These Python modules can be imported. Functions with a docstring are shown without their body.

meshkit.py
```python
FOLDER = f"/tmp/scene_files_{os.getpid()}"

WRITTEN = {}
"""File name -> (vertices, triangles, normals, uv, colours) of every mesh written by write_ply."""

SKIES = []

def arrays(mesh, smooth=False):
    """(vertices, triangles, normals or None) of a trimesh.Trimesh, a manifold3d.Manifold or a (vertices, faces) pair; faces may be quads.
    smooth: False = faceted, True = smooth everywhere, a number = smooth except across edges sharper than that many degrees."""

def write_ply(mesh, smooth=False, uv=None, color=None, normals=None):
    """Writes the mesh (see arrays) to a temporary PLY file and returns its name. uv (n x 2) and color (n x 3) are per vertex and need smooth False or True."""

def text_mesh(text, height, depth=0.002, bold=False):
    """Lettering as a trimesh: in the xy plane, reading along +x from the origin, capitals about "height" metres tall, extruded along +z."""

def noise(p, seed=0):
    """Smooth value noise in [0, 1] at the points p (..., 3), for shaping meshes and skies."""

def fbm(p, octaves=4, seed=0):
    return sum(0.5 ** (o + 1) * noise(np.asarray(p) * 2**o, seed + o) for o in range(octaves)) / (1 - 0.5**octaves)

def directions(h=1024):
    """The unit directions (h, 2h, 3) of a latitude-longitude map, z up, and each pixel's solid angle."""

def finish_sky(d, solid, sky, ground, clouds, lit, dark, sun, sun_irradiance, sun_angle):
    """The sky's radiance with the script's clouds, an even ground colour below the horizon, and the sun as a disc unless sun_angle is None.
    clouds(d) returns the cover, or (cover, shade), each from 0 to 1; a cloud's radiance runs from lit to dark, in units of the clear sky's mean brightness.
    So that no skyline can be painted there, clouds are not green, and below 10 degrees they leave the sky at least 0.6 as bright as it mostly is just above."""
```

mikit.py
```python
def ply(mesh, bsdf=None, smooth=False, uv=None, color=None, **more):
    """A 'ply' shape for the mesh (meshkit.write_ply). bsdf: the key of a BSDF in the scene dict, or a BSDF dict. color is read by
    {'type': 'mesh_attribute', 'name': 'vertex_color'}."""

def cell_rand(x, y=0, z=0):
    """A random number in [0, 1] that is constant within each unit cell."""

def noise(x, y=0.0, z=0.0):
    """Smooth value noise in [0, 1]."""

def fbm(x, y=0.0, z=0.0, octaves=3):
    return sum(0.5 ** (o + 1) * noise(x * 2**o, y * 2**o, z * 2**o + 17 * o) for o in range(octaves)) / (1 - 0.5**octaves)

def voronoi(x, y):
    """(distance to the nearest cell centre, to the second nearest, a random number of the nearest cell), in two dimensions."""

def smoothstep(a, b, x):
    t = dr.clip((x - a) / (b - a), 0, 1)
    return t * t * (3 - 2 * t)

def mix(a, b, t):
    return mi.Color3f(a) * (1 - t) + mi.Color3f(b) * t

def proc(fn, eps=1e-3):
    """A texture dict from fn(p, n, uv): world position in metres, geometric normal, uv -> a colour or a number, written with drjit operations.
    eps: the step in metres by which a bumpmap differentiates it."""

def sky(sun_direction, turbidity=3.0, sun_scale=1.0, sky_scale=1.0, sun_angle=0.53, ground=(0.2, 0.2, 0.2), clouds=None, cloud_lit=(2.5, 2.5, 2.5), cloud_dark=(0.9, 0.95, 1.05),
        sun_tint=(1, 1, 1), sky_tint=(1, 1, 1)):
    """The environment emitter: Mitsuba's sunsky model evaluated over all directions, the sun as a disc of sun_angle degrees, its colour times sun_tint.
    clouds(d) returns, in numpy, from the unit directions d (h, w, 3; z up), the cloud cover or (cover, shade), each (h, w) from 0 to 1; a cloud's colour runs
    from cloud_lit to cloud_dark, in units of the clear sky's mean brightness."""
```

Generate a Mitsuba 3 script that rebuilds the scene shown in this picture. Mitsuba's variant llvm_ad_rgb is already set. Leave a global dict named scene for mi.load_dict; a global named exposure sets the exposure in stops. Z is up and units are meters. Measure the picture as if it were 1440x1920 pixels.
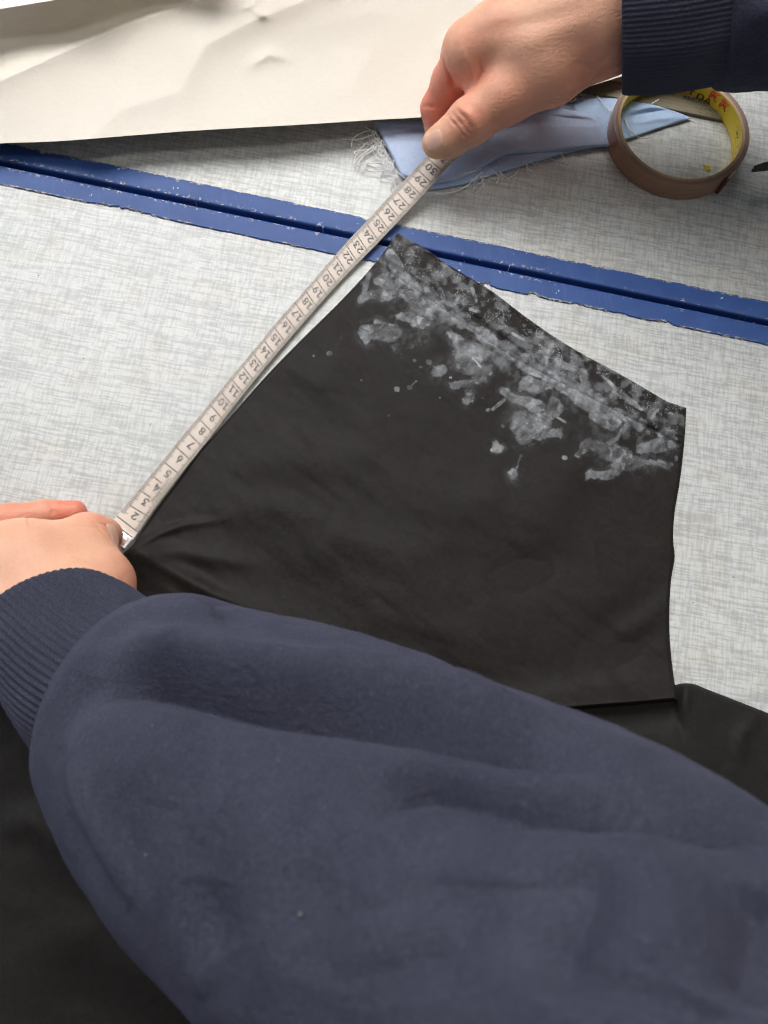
import math
import numpy as np
import trimesh
import drjit as dr
import mitsuba as mi
import mikit
import meshkit
from mikit import noise, fbm, voronoi, smoothstep, mix, proc
from shapely.geometry import Polygon, Point

T = mi.ScalarTransform4f
rng = np.random.default_rng(7)
scene, labels = {}, {}

# ------------------------------------------------------------------ camera, lamps, exposure
TILT, ROLL, DIST, FPX = math.radians(15.5), math.radians(10.5), 0.42, 1442.0
FWD = np.array([0, math.sin(TILT), -math.cos(TILT)])
_r0 = np.array([1.0, 0, 0])
_u0 = np.cross(_r0, FWD)
RIGHT = _r0 * math.cos(ROLL) + _u0 * math.sin(ROLL)
UP = -_r0 * math.sin(ROLL) + _u0 * math.cos(ROLL)
EYE = -FWD * DIST
exposure = -0.26
scene["camera"] = {
    "type": "thinlens", "fov": 2 * math.degrees(math.atan(960 / FPX)), "fov_axis": "y",
    "aperture_radius": 0.0013, "focus_distance": 0.425, "near_clip": 0.01, "far_clip": 50.0,
    "to_world": T().look_at(origin=EYE.tolist(), target=(EYE + FWD).tolist(), up=UP.tolist()),
}


def lamp(key, centre, target, w, h, rgb, label, category):
    """A ceiling or window light: a flat glowing diffuser in a shallow frame, hung where it lights the table from."""
    c, t = np.array(centre, float), np.array(target, float)
    n = (t - c) / np.linalg.norm(t - c)
    a = np.cross([0, 0, 1.0], n) if abs(n[2]) < 0.95 else np.array([1.0, 0, 0])
    a = a - n * (a @ n)
    a /= np.linalg.norm(a)
    b = np.cross(n, a)
    q = np.array([c + a * sx * w / 2 + b * sy * h / 2 for sx, sy in ((-1, -1), (1, -1), (1, 1), (-1, 1))])
    m = trimesh.Trimesh(q, [[0, 1, 2], [0, 2, 3]], process=False)
    scene[key + "__diffuser"] = mikit.ply(m, {"type": "diffuse", "reflectance": {"type": "rgb", "value": 0.8}},
                                          emitter={"type": "area", "radiance": {"type": "rgb", "value": list(rgb)}})
    fr = []
    for s in (-1, 1):
        for ax, L, o, O in ((a, w + 0.06, b, h / 2 + 0.02), (b, h, a, w / 2 + 0.02)):
            bx = trimesh.creation.box((1, 1, 1))
            R = np.eye(4)
            R[:3, 0], R[:3, 1], R[:3, 2], R[:3, 3] = ax * L, o * 0.035, n * 0.05, c + o * s * O - n * 0.027
            bx.apply_transform(R)
            fr.append(bx)
    bx = trimesh.creation.box((1, 1, 1))
    R = np.eye(4)
    R[:3, 0], R[:3, 1], R[:3, 2], R[:3, 3] = a * w, b * h, n * 0.01, c - n * 0.03
    bx.apply_transform(R)
    fr.append(bx)
    scene[key + "__frame"] = mikit.ply(trimesh.util.concatenate(fr), "white_metal")
    labels[key] = {"label": label, "category": category}


scene["white_metal"] = {"type": "twosided", "bsdf": {"type": "principled", "base_color": {"type": "rgb", "value": [0.7, 0.7, 0.7]}, "roughness": 0.4}}
lamp("ceiling_lamp", (-0.55, 1.20, 1.65), (-0.05, 0.1, 0), 2.0, 1.20, (8.1, 7.95, 7.7), "long white ceiling panel lamp over the far left of the cutting table", "lamp")
lamp("ceiling_lamp_001", (0.78, 0.25, 1.9), (0.1, 0.0, 0), 0.32, 1.25, (6.5, 6.2, 5.7), "long white ceiling panel lamp over the right of the cutting table", "lamp")
lamp("window", (-1.8, 0.35, 0.85), (0, 0, 0.05), 1.3, 1.1, (1.1, 1.4, 1.9), "bright daylight window to the left of the cutting table", "window")
scene["room_light"] = {"type": "constant", "radiance": {"type": "rgb", "value": [0.145, 0.144, 0.147]}}


# ------------------------------------------------------------------ helpers
def at(px, py, z=0.0):
    """The point at height z that the photograph shows at pixel (px, py) of 1440 x 1920."""
    d = (px - 720) / FPX * RIGHT - (py - 960) / FPX * UP + FWD
    return EYE + d * ((z - EYE[2]) / d[2])


def ats(pts, z=None):
    return np.array([at(*p) if z is None else at(p[0], p[1], z) for p in pts])


def spline(P, n, closed=False):
    """Centripetal-free Catmull-Rom through the points, n samples evenly in length."""
    P = np.asarray(P, float)
    Q = np.vstack([2 * P[0] - P[1], P, 2 * P[-1] - P[-2]])
    out = []
    for i in range(1, len(Q) - 2):
        t = np.linspace(0, 1, 24, endpoint=False)[:, None]
        a, b, c, d = Q[i - 1], Q[i], Q[i + 1], Q[i + 2]
        out.append(0.5 * (2 * b + (c - a) * t + (2 * a - 5 * b + 4 * c - d) * t**2 + (3 * b - a - 3 * c + d) * t**3))
    out = np.vstack(out + [P[-1:]])
    return resample(out, n)


def resample(P, n):
    s = np.r_[0, np.cumsum(np.linalg.norm(np.diff(P, axis=0), axis=1))]
    t = np.linspace(0, s[-1], n) if np.isscalar(n) else np.asarray(n) * s[-1]
    return np.stack([np.interp(t, s, P[:, k]) for k in range(P.shape[1])], 1)


def grid_faces(a, b, wrap=False):
    i, j = np.meshgrid(np.arange(a - 1), np.arange(b if wrap else b - 1), indexing="ij")
    k = (j + 1) % b
    return np.stack([i * b + j, (i + 1) * b + j, (i + 1) * b + k, i * b + k], -1).reshape(-1, 4)


def tri(v, q):
    q = np.asarray(q)
    return trimesh.Trimesh(v, np.vstack([q[:, [0, 1, 2]], q[:, [0, 2, 3]]]), process=False)


def seg_dist(P, L):
    """Distance of the points P (n,3 or n,2) to the polyline L, and the position along it from 0 to 1."""
    L = np.asarray(L, float)
    best, where = np.full(len(P), 1e9), np.zeros(len(P))
    for i in range(len(L) - 1):
        a, ab = L[i], L[i + 1] - L[i]
        t = np.clip(((P - a) @ ab) / (ab @ ab), 0, 1)
        d = np.linalg.norm(P - a - t[:, None] * ab, axis=1)
        where = np.where(d < best, (i + t) / (len(L) - 1), where)
        best = np.minimum(best, d)
    return best, where


def tube(points, radii, sides=8, caps=True):
    p = np.asarray(points, float)
    t = np.gradient(p, axis=0)
    t /= np.linalg.norm(t, axis=1, keepdims=True) + 1e-12
    a = np.cross(t, [0.13, 0.21, 0.97])
    a /= np.linalg.norm(a, axis=1, keepdims=True) + 1e-12
    b = np.cross(t, a)
    ang = np.arange(sides) * 2 * np.pi / sides
    r = np.broadcast_to(radii, (len(p),))[:, None, None]
    v = (p[:, None] + r * (np.cos(ang)[None, :, None] * a[:, None] + np.sin(ang)[None, :, None] * b[:, None])).reshape(-1, 3)
    m = tri(v, grid_faces(len(p), sides, True)[:, ::-1])
    return m


def add(key, mesh, bsdf, smooth=30, **k):
    scene[key] = mikit.ply(mesh, bsdf, smooth=smooth, **k)
    return key


def tag(key, label=None, category=None, group=None, kind=None):
    labels[key] = {a: b for a, b in (("label", label), ("category", category), ("group", group), ("kind", kind)) if b}


def two(b):
    return {"type": "twosided", "bsdf": b}


def rgbv(*c):
    return {"type": "rgb", "value": list(c)}


def col(c):
    return mi.Color3f(*c)


# ------------------------------------------------------------------ materials
# directions on the table: e along the blue edging, g across it (towards the far table)
_a, _b = at(0, 306), at(1440, 607)
ED = (_b - _a) / np.linalg.norm(_b - _a)
GD = np.array([-ED[1], ED[0], 0])
O0 = at(720, 456.5)
_th = math.radians(1.6)
WX = ED * math.cos(_th) + GD * math.sin(_th)
WY = np.array([-WX[1], WX[0], 0])


def x_(p):
    return p.x * float(WX[0]) + p.y * float(WX[1])


def y_(p):
    return p.x * float(WY[0]) + p.y * float(WY[1])


def weave(p):
    x = p.x * float(WX[0]) + p.y * float(WX[1])
    y = p.x * float(WY[0]) + p.y * float(WY[1])
    wob = (noise(x * 60, y * 60) - 0.5) * 0.0008
    h = noise(x * 85, (y + wob) * 1250, 3.0) * 0.6 + noise(x * 200, (y + wob) * 1900, 5.0) * 0.4
    v = noise((x + wob) * 1300, y * 130, 9.0) * 0.6 + noise((x + wob) * 2000, y * 300, 12.0) * 0.4
    big = noise(x * 55, y * 600, 21.0) * 0.5 + noise(x * 560, y * 75, 23.0) * 0.5
    return h, v, big


def f_laminate(p, n, uv):
    h, v, big = weave(p)
    lines = 1 - (1 - smoothstep(0.28, 0.62, h)) * 0.36
    lines = lines * (1 - (1 - smoothstep(0.28, 0.62, v)) * 0.26)
    t = lines * (0.96 + 0.09 * smoothstep(0.3, 0.7, big)) * (0.91 + 0.18 * noise(x_(p) * 700, y_(p) * 700, 2.0))
    c = mix((0.20, 0.214, 0.212), (0.555, 0.568, 0.556), dr.clip(t, 0, 1.05))
    tint = smoothstep(0.55, 0.8, noise(p.x * 55, p.y * 70, 31.0))
    c = mix(c, c * col((1.0, 0.975, 0.945)), tint)
    dirt = smoothstep(0.80, 0.86, noise(p.x * 210, p.y * 210, 41.0)) * smoothstep(0.62, 0.75, noise(p.x * 33, p.y * 33, 47.0))
    return mix(c, (0.34, 0.33, 0.30), dirt * 0.35)


def f_laminate_bump(p, n, uv):
    h, v, big = weave(p)
    return (0.6 * h + 0.4 * v)


scene["laminate"] = two({"type": "bumpmap", "arbitrary": proc(f_laminate_bump, 2e-4), "scale": 0.00012, "nested": {
    "type": "principled", "base_color": proc(f_laminate), "roughness": 0.34, "specular": 0.55}})


def f_blue(p, n, uv):
    c = mix((0.026, 0.070, 0.235), (0.040, 0.095, 0.29), fbm(p.x * 90, p.y * 90, 2.0))
    sc = smoothstep(0.70, 0.80, noise(p.x * 700 + p.y * 200, p.y * 90, 4.0)) * smoothstep(0.5, 0.7, noise(p.x * 30, p.y * 30, 8.0))
    c = mix(c, (0.06, 0.11, 0.32), sc * 0.35)
    # worn paint: next to the ragged outer edge and the gap, in flakes (uv.x across 0..1, uv.y metres along)
    k = fbm(uv.y * 260, uv.x * 9, 6.0)
    lng = noise(uv.y * 40, uv.x, 7.0)
    outer = smoothstep(0.87, 0.98, uv.x) * smoothstep(0.50, 0.58, k + 0.35 * (lng - 0.5))
    inner = smoothstep(0.055, 0.075, uv.x) * (1 - smoothstep(0.10, 0.16, uv.x)) * smoothstep(0.60, 0.66, fbm(uv.y * 420, uv.x * 20, 16.0) + 0.25 * (noise(uv.y * 25, 3.0) - 0.5))
    flake = mix((0.13, 0.10, 0.075), (0.62, 0.61, 0.57), smoothstep(0.45, 0.6, noise(uv.y * 900, uv.x * 30, 9.0)))
    c = mix(c, flake, dr.minimum(outer + inner, 1.0) * 0.85)
    dots = smoothstep(0.90, 0.94, noise(p.x * 800, p.y * 800, 51.0)) * smoothstep(0.75, 0.85, noise(p.x * 130, p.y * 130, 55.0))
    return mix(c, (0.6, 0.65, 0.75), dots)


scene["blue_paint"] = two({"type": "principled", "base_color": proc(f_blue), "roughness": 0.48, "specular": 0.32})
scene["dark_board"] = two({"type": "principled", "base_color": rgbv(0.02, 0.02, 0.025), "roughness": 0.8})  # near-black, for the board added under the gap


def f_paper(p, n, uv):
    f = fbm(p.x * 900, p.y * 900, p.z * 900)
    return mix((0.66, 0.61, 0.53), (0.71, 0.66, 0.585), f)


scene["cream_paper"] = two({"type": "bumpmap", "arbitrary": proc(lambda p, n, uv: fbm(p.x * 700, p.y * 700, p.z * 700, 2), 4e-4), "scale": 0.00006,
                            "nested": {"type": "principled", "base_color": proc(f_paper), "roughness": 0.6, "specular": 0.25}})
scene["white_paper"] = two({"type": "principled", "base_color": rgbv(0.84, 0.83, 0.80), "roughness": 0.6, "specular": 0.25})


def thread(p, s=1500):
    return noise((p.x * 0.8 + p.y * 0.6) * s, (p.y * 0.8 - p.x * 0.6) * s * 0.25, 1.0) * 0.5 + noise((p.x * 0.8 + p.y * 0.6) * s * 0.25, (p.y * 0.8 - p.x * 0.6) * s, 2.0) * 0.5


scene["blue_cotton"] = two({"type": "bumpmap", "arbitrary": proc(lambda p, n, uv: thread(p), 2e-4), "scale": 0.0001, "nested": {
    "type": "principled", "base_color": proc(lambda p, n, uv: mix((0.32, 0.44, 0.63), (0.40, 0.53, 0.73), thread(p))), "roughness": 0.75, "sheen": 0.3}})
scene["lilac_cotton"] = two({"type": "bumpmap", "arbitrary": proc(lambda p, n, uv: thread(p), 2e-4), "scale": 0.0001, "nested": {
    "type": "principled", "base_color": proc(lambda p, n, uv: mix((0.38, 0.47, 0.65), (0.46, 0.55, 0.73), thread(p))), "roughness": 0.75, "sheen": 0.3}})
scene["white_thread"] = two({"type": "diffuse", "reflectance": rgbv(0.88, 0.88, 0.88)})
scene["tape_band"] = two({"type": "principled", "base_color": proc(lambda p, n, uv: mix((0.55, 0.455, 0.385), (0.62, 0.525, 0.45), fbm(p.x * 70, p.y * 70, 1.0))), "roughness": 0.38, "specular": 0.5})
scene["black_ink"] = two({"type": "principled", "base_color": rgbv(0.030, 0.026, 0.024), "roughness": 0.5})
scene["red_ink"] = two({"type": "principled", "base_color": rgbv(0.60, 0.05, 0.02), "roughness": 0.5})
scene["bright_metal"] = two({"type": "roughconductor", "material": "Al", "alpha": 0.16})
scene["dark_steel"] = two({"type": "principled", "base_color": rgbv(0.025, 0.024, 0.022), "roughness": 0.35, "metallic": 0.3})

# ------------------------------------------------------------------ the two table tops and their blue edging
GAP = 0.0016
STRIP_FAR, STRIP_NEAR = 0.0126, 0.0130


def table_frame(x, y, z):
    return O0 + np.multiply.outer(x, ED) + np.multiply.outer(y, GD) + np.multiply.outer(z, np.array([0, 0, 1.0]))


def board(side, key):
    x0, x1 = -0.9, 0.9
    y0, y1 = (GAP + 0.002, 0.75) if side > 0 else (-0.85, -GAP - 0.002)
    v = table_frame(np.array([x0, x1, x1, x0] * 2), np.array([y0, y0, y1, y1] * 2), np.array([0] * 4 + [-0.028] * 4))
    q = np.array([[0, 1, 2, 3], [7, 6, 5, 4], [0, 4, 5, 1], [1, 5, 6, 2], [2, 6, 7, 3], [3, 7, 4, 0]])
    add(key + "__laminate_top", tri(v, q), "laminate", smooth=False)
    # the edging: a painted strip with a rounded lip at the gap and a ragged, chipped outer edge
    xs = np.r_[np.linspace(x0, -0.30, 60, endpoint=False), np.arange(-0.30, 0.30, 0.0005), np.linspace(0.30, x1, 60)]
    W = STRIP_FAR if side > 0 else STRIP_NEAR
    rag = (meshkit.fbm(np.stack([xs * 320, xs * 0 + side, xs * 0], 1), 4, 3) - 0.5) * 0.0008
    chip = np.clip(meshkit.noise(np.stack([xs * 75, xs * 0 + 5 * side, xs * 0], 1), 9) - 0.60, 0, 1) * 0.0085 * (meshkit.noise(np.stack([xs * 700, xs * 0, xs * 0], 1), 5) * 0.8 + 0.4) * (0.15 + 1.1 * meshkit.noise(np.stack([xs * 1700, xs * 0, xs * 0 + 3], 1), 8))
    w = W + rag - chip * (1 if side < 0 else 0.6)
    prof = [(-0.0002, -0.026), (0.0, -0.004), (0.0000, -0.0006), (0.0003, 0.0003), (0.0008, 0.0008), (0.0016, 0.0010)]
    rows, uvs = [], []
    for d, z in prof:
        rows.append(table_frame(xs, side * (GAP + d + 0 * xs), z + 0 * xs))
        uvs.append(np.stack([d / W + 0 * xs, xs], 1))
    for f in (0.15, 0.3, 0.5, 0.7, 0.86, 0.93, 0.97, 1.0):
        z = 0.0010 - 0.0002 * f + 0.00012 * meshkit.noise(np.stack([xs * 90, xs * 0 + f * 4, xs * 0], 1), 2)
        rows.append(table_frame(xs, side * (GAP + 0.0016 + (w - 0.0016) * f), z))
        uvs.append(np.stack([f + 0 * xs, xs], 1))
    rows.append(table_frame(xs, side * (GAP + w + 0.0002), -0.0004 + 0 * xs))
    uvs.append(np.stack([1.02 + 0 * xs, xs], 1))
    q = grid_faces(len(rows), len(xs))
    add(key + "__edge_strip", tri(np.vstack(rows), q if side < 0 else q[:, ::-1]), "blue_paint", smooth=True, uv=np.vstack(uvs))
    tag(key + "__edge_strip", "blue painted edging strip with chipped ragged border")


board(-1, "cutting_table")
board(1, "cutting_table_001")
tag("cutting_table", "near grey-white linen-pattern table under the black garment, edged in chipped blue", "table")
tag("cutting_table_001", "far grey-white linen-pattern table under the paper, cloth scrap and tape roll", "table")
gap_block = table_frame(np.array([-0.9, 0.9, 0.9, -0.9] * 2), np.array([-0.02, -0.02, 0.02, 0.02] * 2), np.array([-0.030] * 4 + [-0.06] * 4))
add("cutting_table__gap_blocker", tri(gap_block, [[0, 1, 2, 3], [7, 6, 5, 4], [0, 4, 5, 1], [1, 5, 6, 2], [2, 6, 7, 3], [3, 7, 4, 0]]), "dark_board", smooth=False)  # unseen board added below the gap so that no light comes up through it
# crumbs of paint and dirt caught along the edging
crumbs = []
for side, n_, W in ((-1, 150, STRIP_NEAR), (1, 60, STRIP_FAR)):
    for _ in range(n_):
        c = trimesh.creation.icosphere(0, 1.0)
        x = rng.uniform(-0.28, 0.30)
        if meshkit.noise(np.array([[x * 75, 5 * side, 0]]), 9)[0] < 0.5 and rng.random() < 0.75:
            continue
        s = rng.uniform(0.0002, 0.0007)
        c.vertices *= s * rng.uniform(0.4, 1.0, 3)
        yy = side * (GAP + (W + rng.normal(0, 0.0006) if rng.random() < 0.75 else rng.uniform(0, 0.001)))
        c.apply_translation(table_frame(np.array([x]), np.array([yy]), np.array([0.0008 + s * 0.3]))[0])
        crumbs.append(c)
add("cutting_table__paint_crumbs", trimesh.util.concatenate(crumbs), {"type": "diffuse", "reflectance": proc(lambda p, n, uv: mix((0.16, 0.12, 0.09), (0.6, 0.6, 0.56), mikit.cell_rand(p.x * 500, p.y * 500)))}, smooth=False)
tag("cutting_table__paint_crumbs", kind="stuff")


# ------------------------------------------------------------------ the paper
def paper_sheet():
    edge = [(-260, 290), (-120, 280), (0, 269), (120, 264), (350, 246), (560, 234), (700, 225), (800, 219), (900, 207), (1000, 188), (1070, 172), (1175, 140), (1260, 112), (1420, 50), (1650, -30)]
    ez = [0.004, 0.004, 0.005, 0.008, 0.012, 0.013, 0.011, 0.010, 0.010, 0.010, 0.007, 0.007, 0.007, 0.007, 0.007]
    E = spline([np.r_[p, z * 1e4] for p, z in zip(edge, ez)], 380)
    ts = np.r_[0, np.linspace(0.002, 1, 230) ** 1.15]
    V = []
    for t in ts:
        for px, py, z in E:
            V.append((px + 60 * t, py - 620 * t, z * 1e-4))
    V = np.array(V)
    P = V[:, :2]
    z = V[:, 2] * np.exp(-np.repeat(ts, len(E)) * 9) + 0.0035
    # folds: (polyline in the photograph's pixels, height, width on the left side, width on the right side)
    d, w = seg_dist(P, [(-300, 270), (0, 152), (110, 102), (205, 58), (300, 25), (400, -8), (560, -60), (900, -160)])
    line = np.interp(P[:, 0], [-300, 0, 110, 205, 300, 400, 560, 900, 1700], [270, 152, 102, 58, 25, -8, -60, -160, -420])
    above = P[:, 1] < line
    z += np.where(above, 0.013 * np.exp(-d / 40), 0.013 * np.exp(-(d / 90)))
    d, w = seg_dist(P, [(150, 275), (230, 205), (335, 172), (352, 140), (385, 85), (470, 40), (600, -10), (700, -60)])
    z += 0.0060 * np.exp(-(d / 50) ** 1.25)
    for L, hgt, wd in (([(448, 20), (476, 8), (480, -20)], 0.0024, 9), ([(474, 18), (500, 34)], 0.0022, 7), ([(470, 125), (505, 102), (540, 112)], 0.0026, 13),
                       ([(600, 180), (660, 160), (700, 90), (650, 20)], 0.002, 40), ([(560, 60), (700, 20), (820, 60)], 0.002, 40), ([(820, 95), (860, 60)], 0.002, 12), ([(400, 240), (560, 200)], 0.0018, 60)):
        d, w = seg_dist(P, L)
        z += hgt * np.exp(-(d / wd) ** 1.4) * np.sin(np.clip(w, 0.05, 0.95) * np.pi) ** 0.5
    q = np.c_[P / 260.0, P[:, 0] * 0]
    z += (meshkit.fbm(q, 3, 4) - 0.4) * 0.004 * np.clip(np.repeat(ts, len(E)) * 14, 0.15, 1)
    z = np.maximum(z, 0.0012)
    W3 = np.array([at(px, py, 0) for px, py in P])
    # the sheet is lifted straight up from where its outline would lie, shifted so that the outline stays where it is seen
    W3 = np.array([at(px, py, h) for (px, py), h in zip(P, z)])
    m = tri(W3, grid_faces(len(ts), len(E)))
    if m.face_normals[:, 2].mean() < 0:
        m.invert()
    return m


add("pattern_paper", paper_sheet(), "cream_paper", smooth=True)
tag("pattern_paper", "large creased cream sheet of pattern paper across the far table", "paper")
E = spline([np.r_[p, 0] for p in [(-300, 75), (-120, 37), (0, 17), (60, 7), (115, -2), (220, -20), (420, -52)]], 120)
V = np.array([at(px + 40 * t, py - 420 * t, 0.030 + 0.008 * math.exp(-t * 6) * math.sin(px / 90.0) ** 2 + 0.02 * t) for t in np.linspace(0, 1, 30) for px, py, _ in E])
m = tri(V, grid_faces(30, 120))
if m.face_normals[:, 2].mean() < 0:
    m.invert()
add("white_paper_sheet", m, "white_paper", smooth=True)
tag("white_paper_sheet", "bright white paper corner on top of the cream sheet at the far left", "paper")


# ------------------------------------------------------------------ cloth patches
def coons(top, bottom, left, right, nu, nv, pw=1.0):
    """A patch between four curves (pixel pairs); top and bottom run left to right, left and right run top to bottom."""
    def ease(n):
        t = np.linspace(0, 1, n)
        return 0.5 - 0.5 * np.cos(np.pi * t) if pw == 2 else t
    u, v = ease(nu), ease(nv)
    Tc, Bc, Lc, Rc = (resample(spline(c, 400), x) for c, x in ((top, u), (bottom, u), (left, v), (right, v)))
    U, V = np.meshgrid(u, v, indexing="ij")
    U, V = U[..., None], V[..., None]
    return ((1 - V) * Tc[:, None] + V * Bc[:, None] + (1 - U) * Lc[None] + U * Rc[None]
            - ((1 - U) * (1 - V) * Tc[0] + U * (1 - V) * Tc[-1] + (1 - U) * V * Bc[0] + U * V * Bc[-1]))


def rim(G, w):
    """0 at the outline of the patch G (nu, nv, 2), rising to 1 within w pixels of it, like a folded edge."""
    nu, nv = G.shape[:2]
    P = G.reshape(-1, 2)
    out = np.vstack([G[:, 0], G[-1], G[::-1, -1], G[0, ::-1]])
    from scipy.spatial import cKDTree
    d = cKDTree(resample(out, 6000)).query(P)[0]
    t = np.clip(d / w, 0, 1)
    return np.sqrt(1 - (1 - t) ** 2)


def patch_mesh(G, z):
    P = G.reshape(-1, 2)
    V = np.array([at(a, b, h) for (a, b), h in zip(P, z)])
    m = tri(V, grid_faces(G.shape[0], G.shape[1]))
    if m.face_normals[:, 2].mean() < 0:
        m.invert()
    return m


def bumps(P, folds):
    z = np.zeros(len(P))
    for L, h, wd in folds:
        d, w = seg_dist(P, L)
        z += h * np.exp(-(d / wd) ** 2) * np.sin(np.clip(w, 0.03, 0.97) * np.pi) ** 0.6
    return z


# ------------------------------------------------------------------ black garment
HEM = [(745, 437), (800, 468), (832, 491), (880, 520), (925, 548), (980, 590), (1040, 632), (1100, 668), (1160, 700), (1220, 735), (1250, 752), (1287, 765)]
LEFT = [(745, 437), (702, 495), (640, 563), (560, 642), (500, 704), (440, 772), (400, 818), (368, 852), (330, 905), (296, 950), (262, 1000), (240, 1030), (160, 1090), (20, 1180), (-140, 1270)]
RIGHTC = [(1287, 765), (1283, 830), (1275, 900), (1265, 960), (1262, 1010), (1265, 1045), (1258, 1090), (1255, 1150), (1256, 1200), (1262, 1260), (1271, 1314)]
BOTTOM = [(-140, 1270), (120, 1420), (420, 1500), (760, 1440), (960, 1350), (1060, 1332), (1180, 1322), (1271, 1314)]
G = coons(HEM, BOTTOM, LEFT, RIGHTC, 420, 420, 2)
P = G.reshape(-1, 2)
folds = [([(246, 1032), (330, 1075), (400, 1115), (520, 1160)], 0.0032, 16), ([(243, 1028), (300, 1000), (340, 985), (420, 975)], 0.0017, 8),
         ([(246, 1030), (330, 1035), (480, 1060)], 0.0020, 16), ([(1080, 1220), (1150, 1170), (1200, 1130), (1255, 1080)], -0.0016, 34),
         ([(1070, 1290), (1120, 1240), (1200, 1200), (1255, 1170)], -0.0020, 30), ([(1090, 1260), (1170, 1195), (1250, 1130)], 0.0012, 24),
         ([(420, 900), (520, 860), (640, 860), (720, 845)], 0.0018, 40), ([(380, 960), (520, 950), (620, 990)], 0.0016, 34),
         ([(560, 1040), (640, 1010), (760, 1040), (880, 1010)], 0.0018, 40), ([(760, 940), (860, 960), (960, 920)], 0.0016, 45), ([(900, 1100), (1020, 1060), (1120, 1040)], -0.0016, 40),
         ([(980, 1000), (1060, 900), (1120, 880)], 0.0014, 50), ([(700, 1100), (860, 1180), (1000, 1230)], 0.0018, 50),
         ([(520, 800), (560, 830), (600, 880)], 0.0010, 18), ([(640, 650), (600, 740)], 0.0008, 30)]
rot = np.c_[(P[:, 0] * 0.8 + P[:, 1] * 0.6) / 230.0, (P[:, 1] * 0.8 - P[:, 0] * 0.6) / 90.0, P[:, 0] * 0]
z = 0.0022 + bumps(P, folds) + (meshkit.fbm(rot, 4, 6) - 0.45) * 0.0044
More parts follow.
